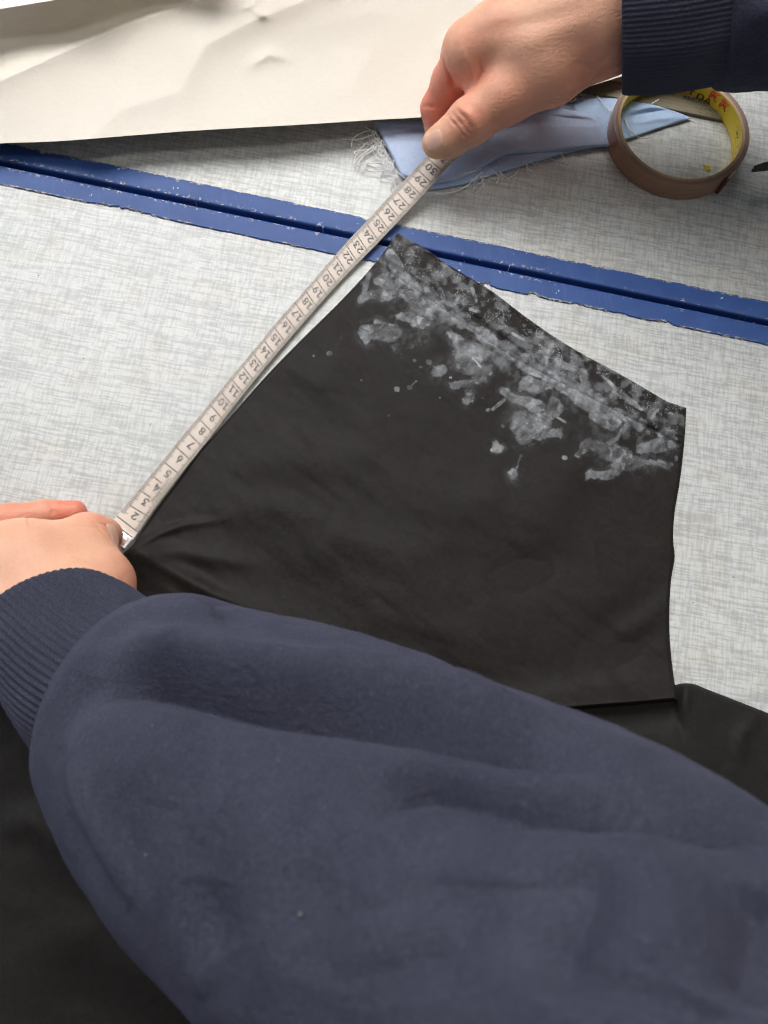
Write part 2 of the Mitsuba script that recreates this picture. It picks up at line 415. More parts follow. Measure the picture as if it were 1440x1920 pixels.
# the turned-up hem: a slightly raised band with a stitched groove
hd, _ = seg_dist(P, HEM)
sd, sw = seg_dist(P, [(728, 508), (800, 556), (900, 628), (1000, 690), (1100, 741), (1207, 797), (1275, 832)])
z += 0.0007 * (1 - np.clip((hd - 52) / 6, 0, 1)) + 0.0006 * np.exp(-((hd - 46) / 14) ** 2) - 0.0006 * np.exp(-(sd / 2.6) ** 2)
z += (meshkit.fbm(np.c_[P / 22.0, P[:, 0] * 0], 3, 16) - 0.45) * 0.0009 * np.exp(-(hd / 70) ** 2)
bd, _ = seg_dist(P, [(700, 1450), (960, 1350), (1060, 1332), (1180, 1322), (1285, 1312)])
z = (np.maximum(z, 0.0012) + 0.0075 * np.exp(-(bd / 42) ** 1.5)) * rim(G, 8) + 0.0022 * np.exp(-(bd / 30) ** 2) + 0.0003
z += 0.006 * np.exp(-(np.hypot(P[:, 0] - 240, P[:, 1] - 1030) / 60) ** 2)
garment = patch_mesh(G, z)

# chalky white marks: (x0, y0, x1, y1, radius, strength) on the table plane, surveyed as pixels of the marked hem
_marks = """190,120,215,200,18,.8 200,170,300,270,22,.8 300,270,430,370,20,.75 430,370,560,430,15,.7 560,430,720,540,25,.85 720,540,900,650,28,.9 900,650,1050,730,26,.85 1050,730,1190,800,20,.8
110,190,85,280,13,.75 85,290,190,280,20,.8 160,220,200,260,24,.75 230,250,330,340,28,.6 240,370,320,390,20,.95 330,340,420,380,24,.7 110,430,200,430,28,.85 150,400,150,402,20,.7 110,455,112,455,16,.85 220,490,330,440,26,.3
400,190,470,210,24,.6 480,300,482,302,28,.55 350,280,440,310,20,.55 440,440,470,470,20,.8 480,510,560,500,34,.8 500,560,502,560,38,.75 500,550,580,580,20,.7 560,500,650,560,24,.6
390,575,392,575,28,.85 345,545,347,545,12,.8 290,540,291,540,7,.8 315,565,316,565,5,.8 440,645,560,625,14,.7 500,680,500,700,15,.85 550,600,552,600,20,.6
650,690,600,735,7,.8 580,738,582,738,7,.9 660,670,760,730,22,.7 740,630,742,632,26,.8 700,690,780,720,18,.9 760,650,830,640,20,.6 720,800,722,802,42,.85 720,840,722,840,26,.85 780,790,782,790,38,.65 830,740,850,720,28,.7 760,830,870,830,16,.55
820,470,800,550,28,.7 860,560,950,590,20,.6 940,690,1060,790,32,.55 1000,760,1080,790,18,.8 1040,610,1180,730,6,1.1 1080,670,1190,740,6,1.1 990,860,940,910,13,.8 1000,880,1002,880,22,.8
1050,900,1130,920,26,.75 1100,940,1180,950,26,.75 1180,950,1310,950,13,.7 1290,850,1292,852,32,.7 1200,890,1320,870,22,.75 1000,980,1060,1000,13,.6 990,1000,1120,960,14,.6 1130,800,1080,870,13,.7
220,652,221,652,11,1.15 272,646,273,646,10,1.15 622,890,623,890,14,1.15 686,1003,687,1003,22,1.0 712,925,692,985,3.5,.9 886,932,887,932,10,1.1 1330,925,1330,930,8,1. 1355,722,1357,722,8,1. 435,610,437,610,4,1. 715,920,716,920,6,1.
510,340,545,350,6,1.2 680,440,720,462,6,1.2 520,260,532,310,6,1. 300,385,318,380,8,1.3 520,530,560,570,4,1.2 860,770,890,790,5,1.1 1255,740,1230,775,6,1.1 640,800,642,802,6,.9 280,640,300,620,3,.7 560,690,562,690,3,.9 390,688,392,688,3,1. 190,760,192,760,3,.9 80,620,81,620,3,.9 -47,517,-46,518,11,1.15 -22,498,2,440,3,.35 -112,521,-111,521,4,.9"""
MARKS = []
for tok in _marks.split():
    a = [float(x) for x in tok.split(",")]
    p0, p1 = at(640 + a[0] / 2.118, 420 + a[1] / 2.118, 0.003), at(640 + a[2] / 2.118, 420 + a[3] / 2.118, 0.003)
    MARKS.append((p0[0], p0[1], p1[0], p1[1], a[4] * (1.22 if a[4] > 13 else 1.0) / 2.118 / FPX * 0.455, a[5]))
HA, HB = at(745, 437), at(1287, 765)
HD = (HB - HA) / np.linalg.norm(HB - HA)
HN = np.array([HD[1], -HD[0], 0])
HN = HN if HN @ (at(900, 900) - HA) > 0 else -HN
HL = float(np.linalg.norm(HB - HA))


def f_black(p, n, uv):
    wx = (noise(p.x * 130, p.y * 130, 1.0) - 0.5) * 0.0040 + (noise(p.x * 330, p.y * 330, 3.0) - 0.5) * 0.0017 + (noise(p.x * 900, p.y * 900, 5.0) - 0.5) * 0.0007
    wy = (noise(p.x * 130, p.y * 130, 11.0) - 0.5) * 0.0040 + (noise(p.x * 330, p.y * 330, 13.0) - 0.5) * 0.0017 + (noise(p.x * 900, p.y * 900, 15.0) - 0.5) * 0.0007
    x, y = p.x + wx, p.y + wy
    cover, veil = mi.Float(0), mi.Float(0)
    for x0, y0, x1, y1, r, s in MARKS:
        small = r < 0.0018
        X, Y = (p.x + wx * 0.25, p.y + wy * 0.25) if small else (x, y)
        dx, dy = x1 - x0, y1 - y0
        l2 = dx * dx + dy * dy + 1e-12
        t = dr.clip(((X - x0) * dx + (Y - y0) * dy) / l2, 0, 1)
        d = dr.sqrt(dr.square(X - x0 - t * dx) + dr.square(Y - y0 - t * dy))
        cover = dr.maximum(cover, s * (1 - (smoothstep(r * 0.72, r * 1.08 + 0.0003, d) if small else smoothstep(r * 0.55, r * 1.35, d))))
        if not small:
            veil = 1 - (1 - veil) * (1 - 0.55 * s * (1 - smoothstep(0.0, r * 2.3, d)))
    u = ((p.x - float(HA[0])) * float(HD[0]) + (p.y - float(HA[1])) * float(HD[1])) / HL
    v = (p.x - float(HA[0])) * float(HN[0]) + (p.y - float(HA[1])) * float(HN[1])
    inband = smoothstep(-0.004, 0.0, v) * smoothstep(-0.02, 0.01, u) * (1 - smoothstep(1.0, 1.03, u))
    streak = fbm((p.x * float(HD[0]) + p.y * float(HD[1])) * 500, (p.x * float(HN[0]) + p.y * float(HN[1])) * 900, 4.0)
    mott = 0.55 + 0.75 * (fbm(p.x * 600, p.y * 600, 8.0) - 0.25)
    holes = smoothstep(0.30, 0.46, fbm(p.x * 1400, p.y * 1400, 18.0, 2) + 0.15 * (fbm(p.x * 160, p.y * 160, 28.0) - 0.4))
    wisp = fbm(p.x * 420 + 3 * noise(p.x * 150, p.y * 150, 71.0), p.y * 420, 73.0)
    live = dr.minimum(1.0, cover * 2.5)
    brush = fbm((p.x * float(HD[0]) + p.y * float(HD[1])) * 420 + 2.0 * noise(p.x * 90, p.y * 90, 81.0), (p.x * float(HN[0]) + p.y * float(HN[1])) * 110, 83.0)
    edge = smoothstep(0.18 + 0.12 * noise(p.x * 100, p.y * 100, 99.0), 0.60, cover + (wisp - 0.45) * 0.55 * live)
    film = veil * (0.35 * smoothstep(0.26, 0.66, 0.5 * wisp + 0.5 * brush) + 0.75 * smoothstep(0.47, 0.60, fbm(x * 190 + 1.5 * wisp, y * 190 + 1.5 * brush, 95.0)))
    patch = smoothstep(0.25, 0.75, noise(p.x * 140, p.y * 140, 97.0))
    tone = 0.55 + 0.9 * (brush - 0.3) + 0.5 * (wisp - 0.4)
    chalk = edge * (0.16 + 0.40 * cover) * (0.45 + 0.85 * patch) * tone * (0.86 + 0.14 * holes) + 0.42 * film * (0.8 + 0.2 * holes)
    chalk = chalk + edge * 0.55 * smoothstep(0.62, 0.74, fbm(p.x * 260, p.y * 260, 91.0)) * cover
    haze = inband * (1 - smoothstep(0.012, 0.05 + 0.02 * noise(p.x * 80, p.y * 80, 6.0), v)) * smoothstep(0.42, 0.75, fbm(p.x * 230, p.y * 230, 33.0)) * 0.6
    grains = inband * (1 - smoothstep(0.012, 0.04, v)) * smoothstep(0.70, 0.80, noise(p.x * 2300, p.y * 2300, 43.0)) * smoothstep(0.45, 0.65, fbm(p.x * 240, p.y * 240, 53.0)) * 0.9
    base = mix((0.0110, 0.0091, 0.0085), (0.0180, 0.0149, 0.0138), thread(p, 1300))
    stripe = smoothstep(0.2, 0.8, streak)
    c = mix(base, (0.31, 0.325, 0.345), dr.clip(chalk * (0.7 + 0.3 * stripe) + haze * 0.6, 0, 1.2))
    return mix(c, (0.42, 0.43, 0.45), dr.clip(grains * 0.8 + smoothstep(0.95, 1.2, cover * mott) * 0.4, 0, 1))


scene["black_cloth"] = two({"type": "bumpmap", "arbitrary": proc(lambda p, n, uv: thread(p, 1300), 2e-4), "scale": 0.00012, "nested": {
    "type": "principled", "base_color": proc(f_black), "roughness": 0.58, "specular": 0.17, "sheen": 0.06}})
scene["plain_black_cloth"] = two({"type": "bumpmap", "arbitrary": proc(lambda p, n, uv: thread(p, 1300), 2e-4), "scale": 0.00012, "nested": {
    "type": "principled", "base_color": proc(lambda p, n, uv: mix((0.0125, 0.0112, 0.0105), (0.0195, 0.0175, 0.0165), thread(p, 1300))), "roughness": 0.64, "specular": 0.17, "sheen": 0.05}})
add("black_garment__leg", garment, "black_cloth", smooth=True)
tag("black_garment__leg", "leg panel smeared with white chalky marks along the hem")
G2 = coons([(1150, 1300), (1240, 1290), (1290, 1281), (1340, 1298), (1440, 1337), (1560, 1385), (1800, 1480)], [(300, 2500), (900, 2700), (1900, 2500)],
           [(1150, 1300), (900, 1330), (600, 1600), (300, 2500)], [(1800, 1480), (1900, 1900), (1900, 2500)], 220, 160, 2)
P2 = G2.reshape(-1, 2)
z2 = 0.0052 + (meshkit.fbm(np.c_[P2 / 150.0, P2[:, 0] * 0], 4, 26) - 0.45) * 0.004 + bumps(P2, [([(1285, 1285), (1275, 1330), (1260, 1370)], 0.0030, 12), ([(1420, 1340), (1390, 1380), (1380, 1440)], 0.0016, 16), ([(1180, 1345), (1060, 1340), (900, 1400)], 0.0030, 14)])
ty = np.clip((P2[:, 1] - 1335) / 60, 0, 1)
tx = np.clip((P2[:, 0] - 1262) / 30, 0, 1)
press = np.maximum(ty * ty * (3 - 2 * ty), tx * tx * (3 - 2 * tx))
z2 = z2 * (0.22 + 0.78 * press) * rim(G2, 9) + 0.0004
add("black_garment__leg_001", patch_mesh(G2, z2), "plain_black_cloth", smooth=True)
G3 = coons([(-420, 1300), (-140, 1262), (60, 1215), (300, 1300), (760, 1450)], [(-700, 2500), (0, 2600), (900, 2400)], [(-420, 1300), (-600, 1900), (-700, 2500)], [(760, 1450), (900, 1900), (900, 2400)], 200, 200, 2)
P3 = G3.reshape(-1, 2)
z3 = 0.0036 + (meshkit.fbm(np.c_[P3 / 170.0, P3[:, 0] * 0], 4, 36) - 0.42) * 0.005 + bumps(P3, [([(0, 1560), (60, 1540), (120, 1600)], 0.004, 30), ([(20, 1800), (160, 1760), (300, 1880)], 0.003, 50)])
add("black_garment__waist", patch_mesh(G3, z3 * rim(G3, 9) + 0.0005), "plain_black_cloth", smooth=True)
tag("black_garment", "black garment laid flat with chalk-smeared leg hem, measured along its edge", "garment")
# the stitching of the hem: short dark dashes lying in the groove
st = spline([np.r_[p, 0] for p in [(728, 508), (800, 556), (900, 628), (1000, 690), (1100, 741), (1207, 797), (1275, 832)]], 240)
from scipy.spatial import cKDTree
_kd = cKDTree(P)
sts = []
for i in range(0, 238, 2):
    a, b = st[i, :2], st[i + 1, :2] + (st[i + 1, :2] - st[i, :2]) * 0.35
    za, zb = z[_kd.query(a)[1]], z[_kd.query(b)[1]]
    L = np.array([at(*a, za - 0.0001), at(*((a + b) / 2), (za + zb) / 2 + 0.00018), at(*b, zb - 0.0001)])
    sts.append(tube(L, 0.00016, 5))
scene["black_thread"] = two({"type": "diffuse", "reflectance": rgbv(0.008, 0.008, 0.009)})
add("black_garment__hem_stitching", trimesh.util.concatenate(sts), "black_thread", smooth=True)
tag("black_garment__hem_stitching", kind="stuff")

# ------------------------------------------------------------------ light blue cloth scrap
top_u = [(700, 227), (760, 226), (830, 222), (920, 214), (1000, 200), (1052, 192)]
bot_u = [(752, 330), (800, 345), (858, 338), (905, 315), (950, 292), (1010, 287), (1080, 280), (1146, 274)]
Gu = coons(top_u, bot_u, [(700, 227), (718, 262), (738, 300), (752, 330)], [(1052, 192), (1085, 210), (1120, 222), (1146, 274)], 200, 90, 2)
Pu = Gu.reshape(-1, 2)
zu = 0.0042 + (meshkit.fbm(np.c_[Pu / 60.0, Pu[:, 0] * 0], 3, 46) - 0.45) * 0.0026 + bumps(Pu, [([(722, 245), (750, 240), (800, 243), (860, 240)], -0.0012, 4), ([(1000, 222), (1060, 226), (1120, 228)], -0.0028, 7), ([(705, 232), (735, 295), (755, 330)], 0.0012, 9), ([(880, 300), (940, 270), (1040, 255)], 0.0016, 20)])
add("cloth_scrap__upper_layer", patch_mesh(Gu, np.maximum(zu, 0.003) * (0.35 + 0.65 * rim(Gu, 9))), "lilac_cotton", smooth=True)
bot_l = [(760, 340), (800, 356), (870, 346), (930, 327), (1050, 291), (1160, 266), (1230, 243), (1296, 222)]
top_l = [(748, 255), (850, 240), (960, 215), (1060, 190), (1110, 183), (1190, 188), (1250, 203), (1296, 221)]
Gl = coons(top_l, bot_l, [(748, 255), (752, 300), (760, 340)], [(1296, 221), (1296, 221.5), (1296, 222)], 240, 70, 1)
Pl = Gl.reshape(-1, 2)
zl = 0.0018 + (meshkit.fbm(np.c_[Pl / 45.0, Pl[:, 0] * 0], 3, 56) - 0.45) * 0.0016 + bumps(Pl, [([(1170, 210), (1220, 200), (1250, 204)], 0.0016, 6), ([(1165, 222), (1230, 207), (1262, 208)], -0.001, 4), ([(1180, 232), (1240, 222), (1290, 221)], 0.0010, 6), ([(900, 325), (960, 300), (1060, 285)], 0.0014, 9)])
add("cloth_scrap__lower_layer", patch_mesh(Gl, np.maximum(zl, 0.0009) * (0.3 + 0.7 * rim(Gl, 4)) + 0.0003), "blue_cotton", smooth=True)
tag("cloth_scrap", "pale blue cotton scrap with frayed edges lying under the hand", "cloth")
fr = []
for i in range(64):
    t = rng.random()
    if i < 44:
        b = np.array([752, 340]) * t + np.array([706, 248]) * (1 - t)
        dirv = np.array([-1, 0.15]) + rng.normal(0, 0.45, 2)
        Ln = rng.uniform(14, 80)
    else:
        t = rng.random()
        b = np.array([820, 352]) * (1 - t) + np.array([1060, 288]) * t
        dirv = np.array([0.5, 0.9]) + rng.normal(0, 0.6, 2)
        Ln = rng.uniform(8, 40)
    dirv /= np.linalg.norm(dirv)
    c = rng.normal(0, 0.9)
    pts, p, zz = [], b.astype(float), 0.003
    for k in range(9):
        pts.append(at(p[0], p[1], max(0.0006, zz)))
        ang = c * 0.35 + rng.normal(0, 0.12)
        dirv = np.array([dirv[0] * math.cos(ang) - dirv[1] * math.sin(ang), dirv[0] * math.sin(ang) + dirv[1] * math.cos(ang)])
        p = p + dirv * Ln / 8
        zz += rng.normal(-0.0002, 0.0006)
    fr.append(tube(spline(pts, 20), 0.00023, 5))
for L in ([(672, 292), (664, 285), (690, 280), (712, 276), (716, 262), (722, 272), (745, 290)], [(668, 310), (700, 305), (730, 312), (760, 335)], [(690, 300), (684, 315), (700, 322), (735, 318)],
          [(790, 362), (840, 362), (870, 352), (890, 335), (905, 322)], [(850, 330), (880, 324), (910, 316), (935, 330), (930, 345)], [(1170, 220), (1182, 245), (1200, 258), (1218, 258), (1224, 253)],
          [(1288, 222), (1306, 231)], [(1222, 194), (1236, 186)], [(1050, 285), (1060, 300), (1064, 318)], [(1120, 180), (1140, 205), (1150, 220)]):
    fr.append(tube(spline([at(a, b, 0.0035 + 0.0012 * math.sin(i * 2.1)) for i, (a, b) in enumerate(L)], 40), 0.00032, 5))
add("cloth_scrap__frayed_threads", trimesh.util.concatenate(fr), "white_thread", smooth=True)
tag("cloth_scrap__frayed_threads", "tangled loose white threads at the frayed edge", kind="stuff")

# a drawn curl on the scrap
mk = tube(spline([at(a, b, 0.0068) for a, b in [(1062, 190), (1066, 193), (1074, 191), (1079, 188), (1077, 183), (1080, 178), (1086, 177), (1089, 181)]], 50), 0.0007, 8)
add("cloth_scrap__inked_letter", mk, "black_ink", smooth=True)

# ------------------------------------------------------------------ measuring tape
TL = {0.2: (201, 988), 1: (219, 967.5), 2: (238.6, 944.6), 3: (260.6, 918.3), 4: (283, 890), 5: (305, 864.2), 6: (327.2, 835.5), 7: (349.4, 808.6), 8: (371.7, 783.2), 9: (392.5, 757.2), 10: (412.8, 732.8), 11: (432.2, 708.6), 12: (452.8, 684), 13: (473, 660), 14: (493.3, 635.6), 15: (512.5, 611.6), 16: (532.2, 588.8), 17: (552.2, 566.5), 18: (571.7, 544), 19: (591.1, 521.7), 20: (610.2, 499.5), 21: (628.8, 478.1), 22: (647.5, 456.7), 23: (666.5, 436.2), 24: (685.6, 416.6), 25: (704, 396.6), 26: (722.2, 376.5), 27: (740.8, 356.7), 28: (760.4, 336), 29: (780, 315), 30: (799.4, 294.7), 31: (819, 273), 32: (840, 250), 33: (862, 228), 34: (888, 208), 36: (950, 178)}
TR = {0.2: (242, 1020), 1: (259, 998), 2: (278.5, 969), 4: (317, 917), 7: (380, 838), 12: (476.5, 714), 16: (556, 620), 20: (632.5, 533.5), 24: (710.6, 453), 29: (811.5, 345), 30: (831.4, 322), 31: (851.5, 301.5), 32: (872, 285), 33: (894, 268), 34: (918, 251), 36: (976, 222)}
from scipy.interpolate import PchipInterpolator
ck = lambda d: (PchipInterpolator(list(d), [v[0] for v in d.values()]), PchipInterpolator(list(d), [v[1] for v in d.values()]))
LX, LY = ck(TL)
RX, RY = ck(TR)
ZT = PchipInterpolator([0, 2, 6, 9, 20, 24, 28, 31, 34, 36], [0.0085, 0.0066, 0.0046, 0.0030, 0.0030, 0.0045, 0.0085, 0.0165, 0.022, 0.024])


def tape_at(k, w, dz=0.0):
    """A point on the tape: k centimetres along, w from 0 (far edge) to 1 (near edge) across."""
    k, w = np.broadcast_arrays(np.asarray(k, float), np.asarray(w, float))
    zz = ZT(k) + 0.0003 * np.sin(np.pi * w) + dz
    x = LX(k) * (1 - w) + RX(k) * w
    y = LY(k) * (1 - w) + RY(k) * w
    sh = x.shape
    return np.array([at(a, b, c) for a, b, c in zip(x.ravel(), y.ravel(), zz.ravel())]).reshape(sh + (3,))


kk, ww = np.meshgrid(np.linspace(0.2, 36, 240), np.linspace(0, 1, 9), indexing="ij")
top = tape_at(kk, ww)
bot = top - [0, 0, 0.00035]
nk, nw = kk.shape
f = grid_faces(nk, nw)
off = nk * nw
side = [[i * nw, (i + 1) * nw, off + (i + 1) * nw, off + i * nw] for i in range(nk - 1)]
side += [[i * nw + nw - 1, off + i * nw + nw - 1, off + (i + 1) * nw + nw - 1, (i + 1) * nw + nw - 1] for i in range(nk - 1)]
m = tri(np.vstack([top.reshape(-1, 3), bot.reshape(-1, 3)]), np.vstack([f, f[:, ::-1] + off, side]))
if m.face_normals[: len(f)][:, 2].mean() < 0:
    m.invert()
add("measuring_tape__band", m, "tape_band", smooth=40)
pr = []


def tick(k, w0, w1, th):
    ws = np.linspace(w0, w1, 5)
    v = np.vstack([tape_at(k - th / 2, ws, 0.00012), tape_at(k + th / 2, ws, 0.00012)])
    pr.append(tri(v, grid_faces(2, 5)))


for mm in range(10, 345):
    k = mm / 10
    cm, half = mm % 10 == 0, mm % 10 == 5
    if cm:
        tick(k, 0.0, 0.60 if mm in (30, 40) else 1.0, 0.060)
    else:
        if k > 1.3:
            tick(k, 0.0, 0.25 if half else 0.165, 0.046)
    if (not cm or mm in (30, 40)) and k > 0.75:
        tick(k, 0.755 if half else 0.835, 1.0, 0.046)


def print_text(text, k0, w0, along, height_cm, bold):
    t = meshkit.text_mesh(text, 1.0, depth=0.01, bold=bold)
    v = np.array(t.vertices)
    keep = np.isclose(t.face_normals[:, 2], 1)
    fw = 1.15
    cx = (v[:, 0].min() + v[:, 0].max()) / 2
    if along:   # reads along the tape
        k, w = k0 + v[:, 0] * height_cm, w0 - v[:, 1] * height_cm / fw
    else:       # reads across it, the feet of the figures towards the higher numbers
        k, w = k0 - v[:, 1] * height_cm, w0 - (v[:, 0] - cx) * height_cm * 0.86 / fw
    tt = trimesh.Trimesh(tape_at(k, w, 0.00013), t.faces[keep], process=False)
    pr.append(tt)


for nmb in range(2, 33):
    print_text(str(nmb), nmb - 0.17, 0.54 if nmb < 10 else 0.52, False, 0.43, True)
print_text("GERMAN QUALITY", 2.78, 0.80, True, 0.135, True)
m = trimesh.util.concatenate(pr)
flip = m.face_normals[:, 2] < 0
m.faces[flip] = m.faces[flip][:, ::-1]
add("measuring_tape__printed_scale", m, "black_ink", smooth=False)
# metal end: a folded tin clip over the end of the band
ks, ws = np.linspace(-0.32, 0.62, 14), np.linspace(-0.02, 1.02, 12)
KK, WW = np.meshgrid(ks, ws, indexing="ij")
LX0, LY0, RX0, RY0 = (np.polyfit([0.2, 1], [f_(0.2), f_(1)], 1) for f_ in (LX, LY, RX, RY))
x = np.polyval(LX0, KK) * (1 - WW) + np.polyval(RX0, KK) * WW
y = np.polyval(LY0, KK) * (1 - WW) + np.polyval(RY0, KK) * WW
ew = np.minimum(np.minimum(KK + 0.32, 0.62 - KK) * 1.0, np.minimum(WW + 0.02, 1.02 - WW) * 1.15)
zc = 0.0092 + 0.0012 * np.clip(ew / 0.16, 0, 1) ** 0.7 - 0.0004 * np.exp(-((ew - 0.22) / 0.05) ** 2)
v = np.array([at(a, b, c) for a, b, c in zip(x.ravel(), y.ravel(), zc.ravel())])
v2 = np.array([at(a, b, c - 0.0016) for a, b, c in zip(x.ravel(), y.ravel(), zc.ravel() * 0 + 0.0092)])
f = grid_faces(14, 12)
ring_i = [(i, 0) for i in range(14)] + [(13, j) for j in range(1, 12)] + [(i, 11) for i in range(12, -1, -1)] + [(0, j) for j in range(10, 0, -1)]
ring_i = [i * 12 + j for i, j in ring_i]
sk = [[ring_i[i], ring_i[(i + 1) % len(ring_i)], 168 + ring_i[(i + 1) % len(ring_i)], 168 + ring_i[i]] for i in range(len(ring_i))]
m = tri(np.vstack([v, v2]), np.vstack([f, f[:, ::-1] + 168, sk]))
trimesh.repair.fix_normals(m)
add("measuring_tape__metal_end", m, "bright_metal", smooth=35)
tag("measuring_tape", "narrow beige measuring tape with black centimetre figures stretched between both hands", "measuring tape")
tag("measuring_tape__metal_end", "shiny folded metal clip at the tape's end")

# ------------------------------------------------------------------ wooden ruler
RL = [at(1010, 152, 0.0022), at(1376, 229, 0.0022)]
rd = (RL[1] - RL[0]) / np.linalg.norm(RL[1] - RL[0])
rn = np.array([-rd[1], rd[0], 0])


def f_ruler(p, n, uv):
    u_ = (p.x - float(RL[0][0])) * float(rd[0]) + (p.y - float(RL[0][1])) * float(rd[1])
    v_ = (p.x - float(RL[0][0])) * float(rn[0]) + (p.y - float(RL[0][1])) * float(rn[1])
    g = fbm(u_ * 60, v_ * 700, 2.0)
    lit_part = smoothstep(0.0125, 0.0135, v_ + 0.002 * (noise(u_ * 300, 4.0) - 0.5))  # painted light: upper strip in lit tan, the rest in shaded olive
    return mix(mix((0.125, 0.105, 0.065), (0.20, 0.17, 0.11), g), mix((0.46, 0.34, 0.21), (0.56, 0.43, 0.28), g), lit_part)


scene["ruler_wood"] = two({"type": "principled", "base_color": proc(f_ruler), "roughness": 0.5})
bx = trimesh.creation.box((0.16, 0.026, 0.0022))
R = np.eye(4)
R[:3, 0], R[:3, 1] = rd, rn
R[:3, 3] = RL[1] - rd * 0.088 + rn * 0.013 - [0, 0, 0.0011]
bx.apply_transform(R)
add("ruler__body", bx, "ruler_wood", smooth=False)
pr = []


def on_ruler(text, x, y, h, bold=True):
    t = meshkit.text_mesh(text, h, depth=0.00006, bold=bold)
    t.apply_transform(np.block([[np.stack([rd, rn, [0, 0, 1.0]], 1), (at(x, y, 0.0022) + [0, 0, 0.00003])[:, None]], [np.zeros((1, 3)), np.ones((1, 1))]]))
    pr.append(t)


on_ruler("AMCEL", 1279, 186, 0.0034)
on_ruler("- - - -", 1302, 203, 0.0024)
on_ruler("-  -  -", 1310, 213, 0.0024)
for i in range(110):
    b = trimesh.creation.box((0.00022, 0.0030 if i % 5 else 0.0052, 0.00006))
    b.apply_transform(np.block([[np.stack([rd, rn, [0, 0, 1.0]], 1), (RL[0] + rd * (0.001 + 0.001 * i) + rn * (0.0244 if i % 5 else 0.0233) + [0, 0, 0.00004])[:, None]], [np.zeros((1, 3)), np.ones((1, 1))]]))
    pr.append(b)
add("ruler__printed_marks", trimesh.util.concatenate(pr), "black_ink", smooth=False)
tag("ruler", "old brown ruler with black print lying behind the roll of tape", "ruler")

# ------------------------------------------------------------------ roll of brown adhesive tape
RH = 0.0135
RC, RO, RI = at(1278, 237, RH), 0.0434, 0.0385
RC = np.array([RC[0], RC[1], 0.0])
scene["brown_tape"] = two({"type": "principled", "base_color": proc(lambda p, n, uv: mix((0.27, 0.150, 0.090), (0.33, 0.19, 0.118), noise(p.z * 1200, dr.atan2(p.y - float(RC[1]), p.x - float(RC[0])) * 3))), "roughness": 0.25, "specular": 0.5, "clearcoat": 0.5, "clearcoat_gloss": 0.8})
scene["tape_side"] = two({"type": "principled", "base_color": proc(lambda p, n, uv: mix((0.22, 0.135, 0.105), (0.34, 0.22, 0.18), noise(dr.sqrt(dr.square(p.x - float(RC[0])) + dr.square(p.y - float(RC[1]))) * 6000, dr.atan2(p.y - float(RC[1]), p.x - float(RC[0])) * 4))), "roughness": 0.45})
scene["card"] = two({"type": "principled", "base_color": rgbv(0.50, 0.36, 0.20), "roughness": 0.8})
scene["yellow_print"] = two({"type": "principled", "base_color": rgbv(0.74, 0.56, 0.035), "roughness": 0.4})


def ring(prof, n=180):
    a = np.arange(n) * 2 * np.pi / n
    v = np.vstack([np.stack([RC[0] + r * np.cos(a), RC[1] + r * np.sin(a), z_ + 0 * a], 1) for r, z_ in prof])
    return tri(v, grid_faces(len(prof), n, True))


c4 = 0.0003
add("tape_roll__wound_tape", ring([(RO - 0.003, 0.0004), (RO - c4, 0.0004), (RO, 0.0004 + c4), (RO, RH - c4), (RO - c4, RH)]), "brown_tape", smooth=35)
add("tape_roll__wound_side", ring([(RO - c4, RH - 0.00002), (RO - 0.0015, RH + 0.00015), (RI + 0.0018, RH)]), "tape_side", smooth=35)
add("tape_roll__cardboard_core", ring([(RI + 0.0018, 0.0004), (RI + 0.0018, RH - 0.0006), (RI + 0.0017, RH + 0.0002), (RI + 0.0002, RH + 0.0002), (RI, RH)]), "card", smooth=35)
add("tape_roll__printed_lining", ring([(RI, RH), (RI - 0.00015, RH - 0.0005), (RI - 0.00015, 0.0006), (RI, 0.0004)]), "yellow_print", smooth=35)
tag("tape_roll__printed_lining", "yellow printed lining inside the core")


def lining_text(text, ang0, h, z0, bold, key_list, stretch=1.0, dirn=-1):
    t = meshkit.text_mesh(text, h, depth=0.00005, bold=bold)
    v = np.array(t.vertices)
    a = ang0 + dirn * v[:, 0] * stretch / RI
    r = RI - 0.00022 - v[:, 2]
    w = np.stack([RC[0] + r * np.cos(a), RC[1] + r * np.sin(a), z0 + v[:, 1]], 1)
    key_list.append(trimesh.Trimesh(w, t.faces, process=False))


blk, red = [], []
A0 = math.radians(72)
lining_text("I DA", A0 + 0.16, 0.0042, 0.0016, True, blk, 1.35)
for i, tx in enumerate(("--- -- ---- --", "WLF - -- --- -", "---- --- -- ---", "-- ---- -- ----")):
    lining_text(tx, A0 - 0.95 - 0.06 * i, 0.00165, 0.0100 - 0.0026 * i, True, blk, 1.25)


def stroke(pts, w=0.0004):
    L = []
    for s, zz in pts:
        a = A0 - s / RI
        L.append([RC[0] + (RI - 0.0003) * math.cos(a), RC[1] + (RI - 0.0003) * math.sin(a), zz])
    red.append(tube(spline(L, 14), w, 6))


for o in (0.006, 0.0150):
    stroke([(o, 0.0115), (o + 0.0066, 0.0118)])
    stroke([(o + 0.0008, 0.0068), (o + 0.0016, 0.0125)])
    stroke([(o + 0.0032, 0.0125), (o + 0.0030, 0.0095), (o + 0.0012, 0.0065)])
    stroke([(o + 0.0030, 0.0096), (o + 0.0066, 0.0066)])
    stroke([(o + 0.0020, 0.0093), (o + 0.0060, 0.0098)])
add("tape_roll__black_lettering", trimesh.util.concatenate(blk), "black_ink", smooth=False)
add("tape_roll__red_lettering", trimesh.util.concatenate(red), "red_ink", smooth=True)
